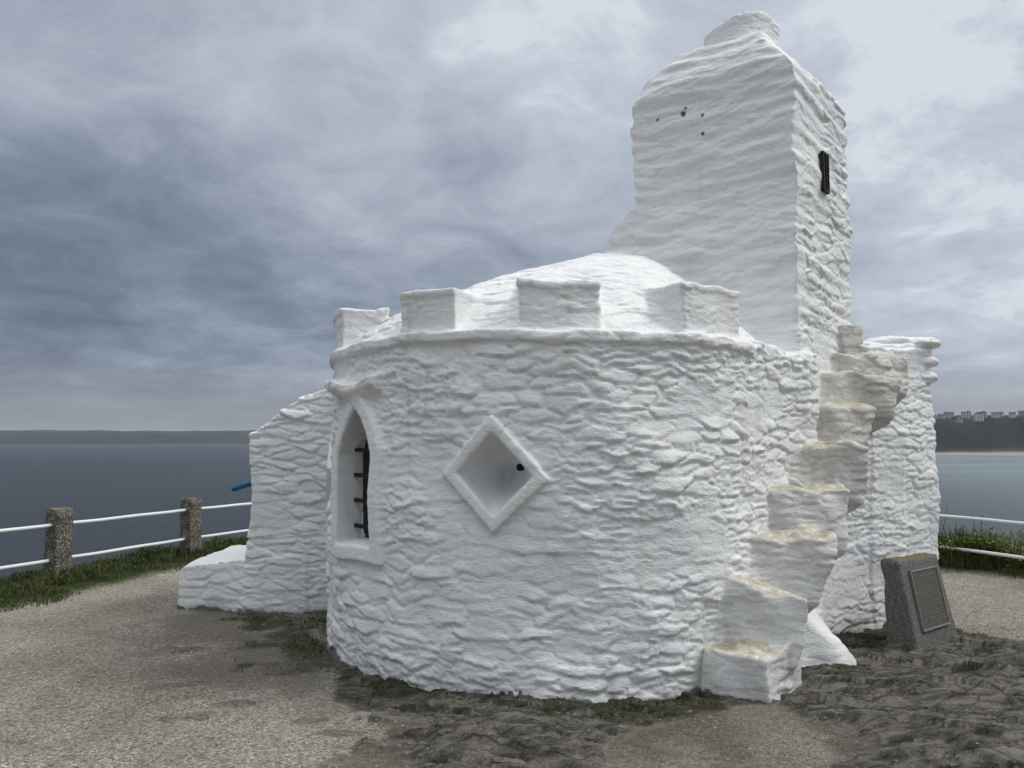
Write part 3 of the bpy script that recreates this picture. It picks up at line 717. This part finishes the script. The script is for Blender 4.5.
def ground_height(x, y, rock, turf):
    sh = x.shape; q = P3(x, y)
    # tilted slate beds: stretched cells along a diagonal strike
    a = R(28)+.0*x; u = x*math.cos(R(-22))+y*math.sin(R(-22)); v = -x*math.sin(R(-22))+y*math.cos(R(-22))
    wob = fbm(q*.9, 3, 151).reshape(sh)
    u2 = u+.25*wob; v2 = v+.20*fbm(q*1.1+7, 3, 161).reshape(sh)
    f1, f2, ci, off = voro(np.stack([u2.ravel()*2.0, v2.ravel()*6.5, np.zeros(x.size)+.5], 1), 171)
    plate = (.45*np.clip((f2-f1)/.10, 0, 1)**.5+1.0*(ci-.5)+off[:, 1]*1.1+off[:, 0]*(ci-.5)).reshape(sh)
    g1, g2, gi, go = voro(np.stack([u2.ravel()*6.0, v2.ravel()*15, np.zeros(x.size)+.5], 1), 181)
    fine = (.5*np.clip((g2-g1)/.14, 0, 1)**.6+.7*(gi-.5)+.5*go[:, 1]).reshape(sh)
    big = fbm(q*np.array([.8, .8, 1]), 3, 191).reshape(sh)
    # upturned bedding: saw-toothed leaves of slate, broken up by noise
    sb = v2*5.2+.75*fbm(q*1.3+3, 4, 193).reshape(sh)+.25*fbm(q*6, 3, 194).reshape(sh); saw = sb-np.floor(sb)
    saw = np.where(saw < .86, saw/.86, (1-saw)/.14)*(.35+.65*_h(np.floor(sb).ravel(), np.floor(u2*1.4).ravel(), np.zeros(x.size), 9).reshape(sh))
    sc2 = v2*17+.9*fbm(q*2.1+8, 4, 196).reshape(sh); saw2 = sc2-np.floor(sc2); saw2 = np.where(saw2 < .8, saw2/.8, (1-saw2)/.2)
    lay = .050*saw+.014*saw2*sst(big, -.3, .3)
    h = rock*(1.25*lay+.024*plate+.010*fine+.07*big+.010*fbm(q*9, 5, 195).reshape(sh)-.02)
    # humps of bedrock to the right of the steps
    for (hx, hy, a_, b_, hh, an) in ((2.15, 4.55, .55, .32, .10, -.5), (3.3, 5.3, .9, .35, .08, .3), (4.0, 5.7, .8, .3, .07, .2), (3.0, 4.5, .7, .3, .06, .5)):
        c, s = math.cos(an), math.sin(an); uu = (x-hx)*c+(y-hy)*s; vv = -(x-hx)*s+(y-hy)*c
        h = h+rock*hh*np.exp(-((uu/a_)**2+(vv/b_)**2)*1.3)
    h = h+.012*fbm(q*1.7, 3, 201).reshape(sh)*(1-rock)+.0035*fbm(q*14, 3, 205).reshape(sh)
    h = h+turf*(.04+.03*fbm(q*2.5, 3, 211).reshape(sh))
    d = sdpoly(x, y, EDGE)+.25*fbm(q*.8, 3, 221).reshape(sh)
    d = np.clip(d, 0, None)
    h = h-np.minimum(d*.55+d**1.5*.55, 40)
    return np.maximum(h, -31.5)
xs = axis([(-4000, -400, 600), (-400, -60, 40), (-60, -16, 4), (-16, -7, .45), (-7, -4.5, .06), (-4.5, -1.6, .026), (-1.6, 5.6, .016), (5.6, 7.6, .06), (7.6, 16, .45), (16, 60, 4), (60, 400, 40), (400, 4000, 600)])
ys = axis([(-4000, -400, 600), (-400, -60, 40), (-60, -8, 4), (-8, 2.6, .5), (2.6, 3.7, .06), (3.7, 5.8, .0145), (5.8, 7.8, .022), (7.8, 12, .05), (12, 18, .25), (18, 60, 3), (60, 400, 40), (400, 4000, 600)])
gx, gy = np.meshgrid(xs, ys, indexing='ij')
rock, soil, moss, turf = ground_masks(gx, gy)
gz = ground_height(gx, gy, rock, turf)
nx_, ny_ = gx.shape; idx = np.arange(nx_*ny_).reshape(nx_, ny_)
gq = np.stack([idx[:-1, :-1], idx[1:, :-1], idx[1:, 1:], idx[:-1, 1:]], -1).reshape(-1, 4)
gnd = npmesh('ground', np.stack([gx, gy, gz], -1).reshape(-1, 3), gq, M_ground); tag(gnd, kind='structure')
for nm, a in (('rock', rock), ('soil', soil), ('moss', moss), ('turf', turf)): attr(gnd, nm, a.ravel())
# bilinear height lookup
def gh(x, y):
    i = np.clip(np.searchsorted(xs, x)-1, 0, nx_-2); j = np.clip(np.searchsorted(ys, y)-1, 0, ny_-2)
    tx = (x-xs[i])/(xs[i+1]-xs[i]); ty = (y-ys[j])/(ys[j+1]-ys[j])
    return (gz[i, j]*(1-tx)+gz[i+1, j]*tx)*(1-ty)+(gz[i, j+1]*(1-tx)+gz[i+1, j+1]*tx)*ty

SEA = -28.5
sx = axis([(-14500, -2500, 800), (-2500, 2500, 100), (2500, 14500, 800)])
ax_, ay_ = np.meshgrid(sx, sx, indexing='ij'); ii = np.arange(ax_.size).reshape(ax_.shape)
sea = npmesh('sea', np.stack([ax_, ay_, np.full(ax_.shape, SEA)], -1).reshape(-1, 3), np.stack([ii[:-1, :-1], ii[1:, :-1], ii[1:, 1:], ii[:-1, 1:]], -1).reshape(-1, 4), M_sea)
tag(sea, kind='structure')

# ------------------------------------------------------------ far coasts
def ribbon(name, path, prof, m, seed, step, nscale, namp, sandw=None):
    """path: shoreline points, land lies to the right of travel; prof: (inland distance, height, noise weight)"""
    pts = [np.array(p, float) for p in path]; P = []
    for a, b in zip(pts[:-1], pts[1:]):
        n = max(1, int(np.linalg.norm(b-a)/step)); P += [a+(b-a)*k/n for k in range(n)]
    P.append(pts[-1]); P = np.array(P)
    for _ in range(12): P[1:-1] = (P[:-2]+2*P[1:-1]+P[2:])/4
    T_ = np.gradient(P, axis=0); T_ /= np.linalg.norm(T_, axis=1, keepdims=True); Nn = np.stack([T_[:, 1], -T_[:, 0]], 1)
    n = len(P); s = np.arange(n)*step
    rows = []; sand = []
    for (d, z, wt, sd_) in prof:
        q = np.stack([s*nscale, np.full(n, d*nscale), np.full(n, seed)], 1)
        wob = fbm(q, 4, int(seed)); z2 = fbm(q*1.7+40, 4, int(seed)+5)
        pos = P+Nn*(d+wob*namp*1.6*wt)[:, None]
        rows.append(np.column_stack([pos, np.full(n, SEA)+z*(1+.25*z2*min(wt, 1))+0*wob])); sand.append(np.full(n, sd_))
    A_ = np.stack(rows, 1); k = len(prof); id_ = np.arange(n*k).reshape(n, k)
    o = npmesh(name, A_.reshape(-1, 3), np.stack([id_[:-1, :-1], id_[:-1, 1:], id_[1:, 1:], id_[1:, :-1]], -1).reshape(-1, 4), m)
    attr(o, 'sand', np.stack(sand, 1).ravel()); tag(o, kind='structure'); return o, A_
cl = [(0, -1.5, 0, 1), (30, 1.0, 0, 1), (75, 3.0, .3, 1), (80, 6, 1, .2), (86, 14, 1, 0), (94, 28, 1, 0), (104, 44, 1, 0), (116, 56, 1, 0), (135, 65, .8, 0), (170, 69, .6, 0), (230, 72, .4, 0), (320, 75, .3, 0), (600, 72, .3, 0), (900, -5, 0, 0)]
cliff, CA = ribbon('cliffs', [(-500, 2900), (100, 2100), (480, 1560), (760, 1330), (1050, 1240), (1500, 1050), (2200, 500)][::-1], [(q[0], q[1], q[2], q[3]) for q in cl], M_cliff, 3.0, 14, .012, 14)
hd = [(0, -2, 0, 0), (20, 6, 1, 0), (45, 22, 1, 0), (75, 36, 1, 0), (120, 46, 1, 0), (300, 56, .8, 0), (700, 66, .8, 0), (1200, 76, .6, 0), (2500, 60, .5, 0), (3500, -5, 0, 0)]
head, HA = ribbon('headland', [(-7500, 5200), (-4600, 4150), (-3400, 3750), (-2300, 3700), (-1300, 3850), (-400, 3900), (500, 3300)][::-1], hd, M_head, 9.0, 45, .0035, 50)

# ============================================================ FENCES
def granite_post(x, y, rz, label, hgt=.86, wd=.27):
    q = MB(); z0 = float(gh(np.array(x), np.array(y)))-.12
    import bmesh
    me = bpy.data.meshes.new('granite_post'); bm = bmesh.new()
    bmesh.ops.create_cube(bm, size=1); bmesh.ops.subdivide_edges(bm, edges=bm.edges, cuts=13, use_grid_fill=True)
    for v in bm.verts:
        p = np.array([[v.co.x, v.co.y, v.co.z]])
        v.co.x = max(-.44, min(.44, v.co.x)) if abs(v.co.y) > .47 else v.co.x
        w_ = wd*(1.03-.10*(v.co.z+.5)); H_ = hgt-z0
        nn2 = float(fbm(np.array([[v.co.x*3+x, v.co.y*3+y, v.co.z*6]]), 3, 7)[0])
        t_ = 1+.10*nn2
        if v.co.z > .44: t_ *= 1-.9*(v.co.z-.44)
        v.co = Vector((v.co.x*w_*t_, v.co.y*w_*t_, (v.co.z+.5)*H_*(1+.02*nn2)))
    bm.to_mesh(me); bm.free(); me.materials.append(M_gran)
    for p in me.polygons: p.use_smooth = True
    o = link(bpy.data.objects.new('granite_post', me)); o.location = (x, y, z0); o.rotation_euler.z = rz
    tag(o, label, 'post', 'granite posts of the clifftop railing'); return o
FL = [(-7.0, 5.4), (-6.17, 7.31), (-5.385, 9.24), (-4.61, 11.15), (-3.6, 13.0), (-1.9, 14.3), (.2, 14.7), (2.3, 14.2), (4.0, 12.8), (5.45, 10.69), (6.44, 8.87), (7.40, 7.05)]
LB = {2: 'squat granite post nearest the camera at the far left of the railing', 3: 'granite post carrying the left rails just before they pass behind the white bench'}
for i in (2, 3): granite_post(*FL[i], R(-22), LB[i], .865 if i == 2 else .835, .225)
granite_post(*FL[9], R(28), 'granite post of the right railing standing hidden behind the annex', .835, .225)
granite_post(*FL[10], R(28), 'granite post of the right railing just outside the right picture edge', .835, .225)
def rail_span(name, label, pts_idx, grp=None):
    e = empty(name, (*FL[pts_idx[0]], 0)); tag(e, label, 'railing')
    o = FL[pts_idx[0]]
    for z in (.675, .265):
        for a, b in zip(pts_idx[:-1], pts_idx[1:]):
            A_, B_ = FL[a], FL[b]; m = MB(); n = 10
            L = [(A_[0]+(B_[0]-A_[0])*k/n-o[0], A_[1]+(B_[1]-A_[1])*k/n-o[1], z+.003*math.sin(k*1.1+a)-.005*math.sin(math.pi*k/n)) for k in range(n+1)]
            m.tube(L, .021, 12); m.build('rail', M_rail, e, True)
rail_span('white_railing', 'two white painted tube rails along the left clifftop edge', [0, 1, 2, 3, 4])
rail_span('white_railing', 'two white painted tube rails in front of scrub at the right edge', [9, 10, 11])

# ============================================================ TELESCOPE (blue, behind the bench wall)
tl_ = empty('blue_viewer', (-3.63, 10.9, 0)); tag(tl_, 'blue coin viewer on a post, mostly hidden behind the left wall of the hut', 'telescope')
m = MB(); m.tube([(0, 0, -.1), (0, 0, .55)], .055, 16); m.tube([(0, 0, .18), (0, 0, .38)], [.085, .085], 16); m.build('pedestal', M_blue, tl_, True)
m = MB(); m.tube([(.05, 0, .55), (.05, 0, 1.0)], .035, 12); m.build('swivel_neck', M_blue, tl_, True)
m = MB(); m.tube([(-.28, -.08, .98), (-.26, -.075, .99), (.18, .02, 1.14), (.34, .06, 1.20)], [.034, .040, .040, .055], 16); m.build('viewer_tube', M_blue, tl_, True)

# ============================================================ MONUMENT
mn = empty('memorial_stone', (3.17, 6.13, 0)); tag(mn, 'leaning grey slate stone with a framed bronze plaque beside the hut wall', 'memorial')
ex = np.array([.80, .60, 0]); ey = np.array([-.60, .80, 0]); ez = np.array([0, 0, 1.])
wB, hB, dB = .73, .71, .25
def mp(u, v, d):        # u across the face, v up the leaning face, d outwards from it
    q = ex*u+ez*v+ey*(.30*v-d)+ez*(0*.30); return q
nu, nv, nd = 22, 26, 12
def stone_mesh():
    vs, fs = [], []
    def add_grid(f, a, b):
        base = len(vs)
        for i in range(a+1):
            for j in range(b+1): vs.append(f(i/a, j/b))
        for i in range(a):
            for j in range(b): fs.append((base+i*(b+1)+j, base+(i+1)*(b+1)+j, base+(i+1)*(b+1)+j+1, base+i*(b+1)+j+1))
    def S(u, v, t):     # unit cube -> leaning slab, thickness shrinks upward
        v0 = v*(hB+.12)-.12; uu = u*wB*(1.0-.10*v)+.015*v
        th_ = dB-.10*max(v0, 0)/hB
        return np.array(ex*uu+ez*v0+ey*(.20*max(v0, 0)+t*th_*(1-.05*v)))
    add_grid(lambda a, b: S(a, b, 0), nu, nv); add_grid(lambda a, b: S(a, b, 1), nu, nv)
    add_grid(lambda a, b: S(0, a, b), nv, nd); add_grid(lambda a, b: S(1, a, b), nv, nd)
    add_grid(lambda a, b: S(a, 1, b), nu, nd)
    return np.array(vs), fs
sv_, sf_ = stone_mesh()
import bmesh
me = bpy.data.meshes.new('stone_block'); me.from_pydata(sv_.tolist(), [], sf_); bm = bmesh.new(); bm.from_mesh(me)
bmesh.ops.remove_doubles(bm, verts=bm.verts, dist=1e-4); bmesh.ops.recalc_face_normals(bm, faces=bm.faces)
bmesh.ops.smooth_vert(bm, verts=bm.verts, factor=.5, use_axis_x=True, use_axis_y=True, use_axis_z=True)
bmesh.ops.smooth_vert(bm, verts=bm.verts, factor=.5, use_axis_x=True, use_axis_y=True, use_axis_z=True)
bm.normal_update(); cs = np.array([v.co for v in bm.verts]); ns = np.array([v.normal for v in bm.verts]); nz_ = fbm(cs*9, 4, 77); nz2 = fbm(cs*25, 3, 78)
rough_side = 1-sst(ns @ np.array([.6, -.8, .0]), .6, .85)
for v, a, b, r_ in zip(bm.verts, nz_, nz2, rough_side): v.co = v.co+v.normal*float((.022*a+.008*b)*(.10+.9*r_))
bm.to_mesh(me); bm.free(); me.materials.append(M_mon)
for p in me.polygons: p.use_smooth = True
o = bpy.data.objects.new('stone_block', me); o.parent = mn; link(o)
from mathutils import Matrix
fx = Vector((.80, .60, 0)); fz = (Vector((0, 0, 1))+Vector((-.60, .80, 0))*.20).normalized(); fn = fx.cross(fz).normalized()      # outward normal
Mf = Matrix((fx, fn, fz)).transposed()
rot = Mf.to_euler()
def plate(name, u, v, wu, hv, off, th_, m_, par, bev=0):
    c = fx*(u)+fz*(v)+fn*(off); mbb = MB(); hx_, hz_, ht = wu/2, hv/2, th_/2
    vs = [c+fx*a*hx_+fn*b*ht+fz*d*hz_ for a in (-1, 1) for b in (-1, 1) for d in (-1, 1)]
    mbb.add(vs, [(0, 1, 3, 2), (4, 6, 7, 5), (0, 4, 5, 1), (2, 3, 7, 6), (0, 2, 6, 4), (1, 5, 7, 3)]); return mbb
pu, pv, pw, ph_ = .36, .40, .44, .46
pq = plate('plaque', pu, pv, pw, ph_, .004, .02, M_bronze, mn).build('plaque', M_bronze, mn)
fm = MB()
for (a, b, c_2, d_) in ((pu, pv+ph_/2, pw+.014, .011), (pu, pv-ph_/2, pw+.014, .011)):
    k = plate('', a, b, c_2, d_, .012, .022, None, None); fm.add(k.v, k.f)
for (a, b, c_2, d_) in ((pu-pw/2, pv, .011, ph_-.013), (pu+pw/2, pv, .011, ph_-.013)):
    k = plate('', a, b, c_2, d_, .012, .021, None, None); fm.add(k.v, k.f)
fm.build('plaque_frame', M_bframe, pq)
tx_ = MB(); r2 = random.Random(5); v_ = pv+ph_/2-.05
M_letter = simple('raised_lettering', (.15, .143, .115), .5, .2)
for ln in range(17):
    hh = .014 if ln == 0 else .0075; u_ = pu-pw/2+.03+(.06 if ln == 0 else r2.uniform(0, .01)); end = pu+pw/2-.03-(.06 if ln == 0 else (.0 if ln % 5 else .14))
    while u_ < end:
        wl = r2.uniform(.012, .04)
        k = plate('', min(u_+wl/2, end), v_, wl, hh, .0155, .004, None, None); tx_.add(k.v, k.f); u_ += wl+.010
    if ln == 0: tx_.build('heading', M_letter, pq); tx_ = MB()
    v_ -= .0245 if ln else .034
tx_.build('lettering', M_letter, pq)

# ============================================================ VEGETATION
def blades(name, pts, hs, wd, m, lean_=.35, seed=1, parent=None):
    """tapered curved blades: 5 verts each"""
    r_ = np.random.default_rng(seed); n = len(pts); a = r_.random(n)*2*math.pi; b = a+r_.normal(0, .5, n)+math.pi/2
    d = np.stack([np.cos(b), np.sin(b), 0*b], 1); s = np.stack([np.cos(a), np.sin(a), 0*a], 1)*(wd*hs/np.mean(hs))[:, None]
    ln = r_.random(n)*lean_*2; up = np.array([0, 0, 1.])
    p0 = pts; p1 = p0+up*(hs*.55)[:, None]+d*(hs*ln*.25)[:, None]; p2 = p0+up*(hs*(1-.25*ln))[:, None]+d*(hs*ln)[:, None]
    v = np.stack([p0-s/2, p0+s/2, p1+s*.38, p1-s*.38, p2], 1).reshape(-1, 3); k = np.arange(n)*5
    return npmesh(name, v, np.stack([k, k+1, k+2, k+3], 1), m, parent, False, np.stack([k+3, k+2, k+4], 1))
def scatter(n, x0, x1, y0, y1, fn, seed):
    r_ = np.random.default_rng(seed); x = r_.uniform(x0, x1, n); y = r_.uniform(y0, y1, n); pr = fn(x, y); k = r_.random(n) < pr
    x, y = x[k], y[k]; return x, y, gh(x, y)
def vergep(x, y):
    g_ = sdpoly(x, y, GRAVEL); e_ = sdpoly(x, y, EDGE); q = P3(x, y)
    return sst(g_+.35*fbm(q*1.9, 3, 101), -.06, .14)*sst(.55-e_, 0, .3)*(.35+.65*sst(fbm(q*4, 3, 301), -.3, .3))
x, y, z = scatter(150000, -7.5, -2.2, 5.5, 13.5, vergep, 1)
hs = (.032+.04*np.random.default_rng(2).random(len(x)))*(1+.9*np.clip(fbm(P3(x, y)*2.3, 3, 311), -.4, 1))*(1+1.1*sst(sdpoly(x, y, GRAVEL), .15, .8))
g = blades('grass', np.stack([x, y, z-.01], 1), hs, .011, M_grass, .55, 3); tag(g, 'dark green verge grass along the clifftop edges', 'grass', kind='stuff')
x, y, z = scatter(90000, 4.3, 8.0, 7.5, 12.5, vergep, 4)
hs = (.06+.08*np.random.default_rng(5).random(len(x)))*(1+.8*np.clip(fbm(P3(x, y)*2.3, 3, 312), -.4, 1))*(1+2.0*sst(sdpoly(x, y, GRAVEL), .1, .6))
g = blades('grass', np.stack([x, y, z-.01], 1), hs, .013, M_grass, .5, 6); tag(g, 'green verge grass under the right hand rails', 'grass', kind='stuff')
# moss and weeds at the foot of the walls
def mossp(x, y):
    rk, so2, ms_, tf2 = ground_masks(x, y); rr = np.hypot(x-CX, y-CY); q = P3(x, y)
    return np.clip(ms_*.85*sst(fbm(q*6, 3, 320), -.1, .3)+sst(.13-np.abs(rr-2.03), 0, .08)*.5*sst(fbm(q*3, 2, 321), -.1, .3), 0, 1)
x, y, z = scatter(60000, -3.2, 4.2, 4.7, 8.0, mossp, 7)
hs = .012+.034*np.random.default_rng(8).random(len(x))**2
g = blades('moss', np.stack([x, y, z-.004], 1), hs, .006, M_moss, .9, 9); tag(g, 'dark moss and low weeds at the foot of the white walls', 'moss', kind='stuff')
# loose chips on the rock
def chips(name, n, seed, fn, s0, s1, label, cat):
    x, y, z = scatter(n, -4.5, 5.6, 3.6, 8.5, fn, seed); n = len(x); r_ = np.random.default_rng(seed+1)
    s = s0+(s1-s0)*r_.random(n)**3; base = np.array([(1, 0, 0), (0, 1, 0), (-1, 0, 0), (0, -1, 0), (0, 0, 1), (0, 0, -1.)])
    v = base[None]*s[:, None, None]*r_.uniform(.5, 1.2, (n, 6, 1))*np.array([1, .8, .5]); an = r_.random(n)*6.28
    cx_, sx_ = np.cos(an)[:, None], np.sin(an)[:, None]; vx = v[:, :, 0]*cx_-v[:, :, 1]*sx_; vy = v[:, :, 0]*sx_+v[:, :, 1]*cx_
    v = np.stack([vx+x[:, None], vy+y[:, None], v[:, :, 2]+z[:, None]+s[:, None]*.15], -1).reshape(-1, 3)
    t_ = np.array([(0, 1, 4), (1, 2, 4), (2, 3, 4), (3, 0, 4), (1, 0, 5), (2, 1, 5), (3, 2, 5), (0, 3, 5)]); k = np.arange(n)*6
    m, t = mat(name); rnd = t.n('ShaderNodeNewGeometry').outputs['Random Per Island']
    finish(t, t.ramp(rnd, [(0, (.09, .08, .065)), (.5, (.20, .18, .15)), (.9, (.27, .25, .22)), (1, (.42, .40, .36))]), .85)
    o = npmesh(name, v, None, m, None, False, (k[:, None, None]+t_[None]).reshape(-1, 3)); tag(o, label, cat, kind='stuff')
def chipp(x, y):
    rk, so2, ms_, tf2 = ground_masks(x, y); q = P3(x, y)
    rr = np.hypot(x-CX, y-CY)
    return np.clip((.02+.22*sst(fbm(q*2.3, 3, 331), 0, .35))*(1-tf2)*(rr > 1.9)*(.35+.65*sst(rk, 0, .4)), 0, 1)
chips('gravel', 60000, 20, chipp, .003, .013, 'pale loose stone chips lying over the dark bedrock', 'gravel')
def pebp(x, y):
    rk, so2, ms_, tf2 = ground_masks(x, y)
    return np.clip((1-rk)*(1-tf2)*(1-.6*so2)*.55*(np.hypot(x-CX, y-CY) > 1.95), 0, 1)
chips('pebbles', 90000, 24, pebp, .0025, .010, 'fine loose pebbles scattered over the beige path', 'pebbles')

# tall scrub behind the right rails: each plant a thing
def scrub(x, y, h, seed, label):
    r_ = random.Random(seed); z = float(gh(np.array(x), np.array(y))); e = empty('scrub_plant', (x, y, z)); tag(e, label, 'plant', 'scrub plants behind the right railing')
    st = MB(); lv_ = MB()
    for k in range(r_.randint(5, 8)):
        a = r_.uniform(0, 6.28); l = h*r_.uniform(.6, 1.0); sp_ = r_.uniform(.05, .22)
        b0 = Vector((r_.uniform(-.06, .06), r_.uniform(-.06, .06), -.03)); tip = b0+Vector((math.cos(a)*sp_, math.sin(a)*sp_, l))
        mid = (b0+tip)/2+Vector((r_.uniform(-.03, .03), r_.uniform(-.03, .03), 0)); st.tube([b0, mid, tip], [.006, .004, .002], 5)
        for q in range(int(34*l/.5)):
            t_ = r_.random()**.8; p = (b0*(1-t_)**2+mid*2*t_*(1-t_)+tip*t_*t_) if r_.random() < .5 else b0.lerp(tip, t_)
            az = r_.uniform(0, 6.28); ll = r_.uniform(.02, .055)*(1.15-.5*t_); dr_ = Vector((math.cos(az), math.sin(az), r_.uniform(-.2, .9))).normalized(); sd2 = dr_.cross(Vector((r_.uniform(-.5, .5), r_.uniform(-.5, .5), 1))).normalized()*ll*.2
            lv_.add([p, p+dr_*ll*.5+sd2, p+dr_*ll, p+dr_*ll*.5-sd2], [(0, 1, 2, 3)])
    st.build('stems', M_bark, e); lv_.build('foliage', M_leaf, e)
r2 = random.Random(77); k = 0
places = ['against the hut wall', 'just right of the hut wall', 'a step right of the hut', 'between hut and picture edge', 'halfway along the rails', 'past the middle of the rails', 'near the right picture edge', 'at the right picture edge']
NP = 22
ORD = 'first second third fourth fifth sixth seventh eighth ninth tenth eleventh twelfth thirteenth fourteenth fifteenth sixteenth seventeenth eighteenth nineteenth twentieth twenty-first twenty-second'.split()
for k in range(NP):
    f_ = k/(NP-1); bx = 5.25+(7.0-5.25)*f_; by = 11.2-(11.2-8.0)*f_; off_ = r2.uniform(.12, .45)
    h_ = r2.uniform(.50, .88)*(1.0 if r2.random() < .6 else .75)
    scrub(bx+off_*.85, by+off_*.45, h_, 200+k, '%s leafy scrub plant, %s from the hut along the right rails' % ('tall' if h_ > .62 else 'low', ORD[k]))

# low leafy ground cover under the rails
def gcp(x, y):
    g_ = sdpoly(x, y, GRAVEL); e_ = sdpoly(x, y, EDGE); return sst(g_, .2, .45)*sst(.7-e_, 0, .3)*(x > 4)
x, y, z = scatter(50000, 4.6, 8.0, 7.4, 12.3, gcp, 31)
r_ = np.random.default_rng(32); n = len(x); hh = .06+.36*r_.random(n)*(.5+.8*np.clip(fbm(P3(x, y)*3, 3, 341)+.4, 0, 1)); c0 = np.stack([x, y, z+hh], 1)
d1_ = r_.normal(size=(n, 3)); d1_ /= np.linalg.norm(d1_, axis=1, keepdims=True); d2_ = np.cross(d1_, r_.normal(size=(n, 3))); d2_ /= np.linalg.norm(d2_, axis=1, keepdims=True)
ll = (.016+.02*r_.random(n))[:, None]
v = np.stack([c0-d1_*ll, c0+d2_*ll*.45, c0+d1_*ll, c0-d2_*ll*.45], 1).reshape(-1, 3); kk = np.arange(n)*4
g = npmesh('ground_cover', v, np.stack([kk, kk+1, kk+2, kk+3], 1), M_leaf, None, False); tag(g, 'leafy green ground cover under the right rails', 'ground cover', kind='stuff')

# ============================================================ HOUSES ON THE FAR CLIFF
M_wallA = simple('render_white', (.50, .50, .48), .8, .1, .2, 1, .1, .05); M_wallB = simple('render_cream', (.34, .33, .30), .8, .1, .2, 1, .1, .05); M_roof = simple('slate_roof', (.07, .07, .075), .8, .2, .5, 2, .2, .05)
M_win = simple('far_window_glass', (.03, .035, .04), .2, .1)
def land_z(px, inland):
    """point on the cliff top seen at pixel column px"""
    a = (px-512)/769; best = None
    row = CA[:, inland]; t_ = row[:, 0]/row[:, 1]; j = int(np.argmin(np.where(row[:, 1] > 0, np.abs(t_-a), 9))); return row[j]
HS = [(932, 9, 12, 8, 0, 'A', 'pale gabled house'), (939, 8, 11, 7, 1, 'B', 'small cream house'), (948, 9, 16, 9, 0, 'A', 'white terraced house'), (957, 8, 12, 8, 1, 'B', 'grey gabled house'), (966, 9, 17, 12, 2, 'A', 'tall white block'),
      (975, 8, 15, 14, 2, 'A', 'tallest white flat roofed hotel'), (984, 9, 16, 11, 2, 'B', 'wide cream flat roofed block'), (993, 8, 14, 8, 0, 'A', 'low white house'), (1001, 9, 15, 7, 1, 'B', 'long low cream house'), (1010, 8, 11, 8, 0, 'A', 'white gabled house'), (1019, 9, 15, 8, 1, 'B', 'brown roofed house'), (1030, 8, 12, 8, 0, 'A', 'white end house')]
for i, (px, ri, wd, ht, kind_, mm, lb) in enumerate(HS):
    p = land_z(px, ri); e = empty('clifftop_house', (p[0], p[1], p[2]-1)); az = math.atan2(p[0], p[1]); e.rotation_euler.z = -az+random.uniform(-.3, .3)
    side_ = 'the far cliff, %s in the row from the hut' % ['first', 'second', 'third', 'fourth', 'fifth', 'sixth', 'seventh', 'eighth', 'ninth', 'tenth', 'eleventh', 'twelfth'][i]
    tag(e, '%s on %s' % (lb, side_), 'house', 'houses on the far cliff')
    W_ = M_wallA if mm == 'A' else M_wallB; m = MB(); m.box((0, 0, ht/2), (wd, 9, ht)); m.build('wall', W_, e)
    m = MB()
    if kind_ == 2: m.box((0, 0, ht+.4), (wd+.6, 9.6, .8)); m.box((wd*.2, 0, ht+1.6), (3, 4, 1.6))
    else:
        h2 = 3.2; x1 = wd/2+.4
        m.add([(-x1, -5, ht), (x1, -5, ht), (x1, 5, ht), (-x1, 5, ht), (-x1, 0, ht+h2), (x1, 0, ht+h2)], [(0, 1, 5, 4), (2, 3, 4, 5), (1, 2, 5), (3, 0, 4), (3, 2, 1, 0)])
    m.build('roof', M_roof, e)
    nfl = max(2, int(ht/3)); nw = max(2, int(wd/4))
    for f_ in range(nfl):
        for q in range(nw):
            m = MB(); m.box((-wd/2+wd*(q+.5)/nw, -4.55, 1.7+f_*(ht/nfl)), (1.8, .2, 1.5)); m.build('window', M_win, e)
# far wood: clumps of leaf masses between the houses
r_ = np.random.default_rng(50); pts = []
for q in range(150):
    j = r_.integers(0, len(CA)); b = CA[j, r_.integers(7, 10)]; f = r_.random(); s = r_.uniform(3, 7)
    if b[0] < 450: continue
    c0 = b+np.array([r_.normal()*8, r_.normal()*8, s*.2]); n = 90
    d = r_.normal(size=(n, 3)); d /= np.linalg.norm(d, axis=1, keepdims=True); pts.append(c0+d*np.array([1.3, 1.3, .75])*s*r_.uniform(.5, 1, (n, 1)))
pts = np.concatenate(pts); n = len(pts); d1_ = r_.normal(size=(n, 3)); d1_ /= np.linalg.norm(d1_, axis=1, keepdims=True); d2_ = np.cross(d1_, r_.normal(size=(n, 3))); d2_ /= np.linalg.norm(d2_, axis=1, keepdims=True)
v = np.stack([pts-d1_, pts+d2_*.8, pts+d1_, pts-d2_*.8], 1).reshape(-1, 3); kk = np.arange(n)*4
g = npmesh('woodland', v, np.stack([kk, kk+1, kk+2, kk+3], 1), simple('far_tree_leaf', (.03, .04, .02), .9, .4, .1), None, False); tag(g, 'dark far wood between the clifftop houses', 'woodland', kind='stuff')

# ============================================================ SEA AIR
mh = bpy.data.materials.new('sea_air'); mh.use_nodes = True; T = NT(mh.node_tree)
pv_ = T.n('ShaderNodeVolumePrincipled', {'Color': (.78, .84, .92, 1), 'Density': 7e-5, 'Anisotropy': .2}); T.n('ShaderNodeOutputMaterial', {1: pv_.outputs[0]})
m = MB(); m.box((0, 0, (SEA-4+110)/2), (29600, 29600, 110-(SEA-4))); hz = m.build('haze', mh); tag(hz, 'thin sea haze over the bay', 'haze', kind='stuff')
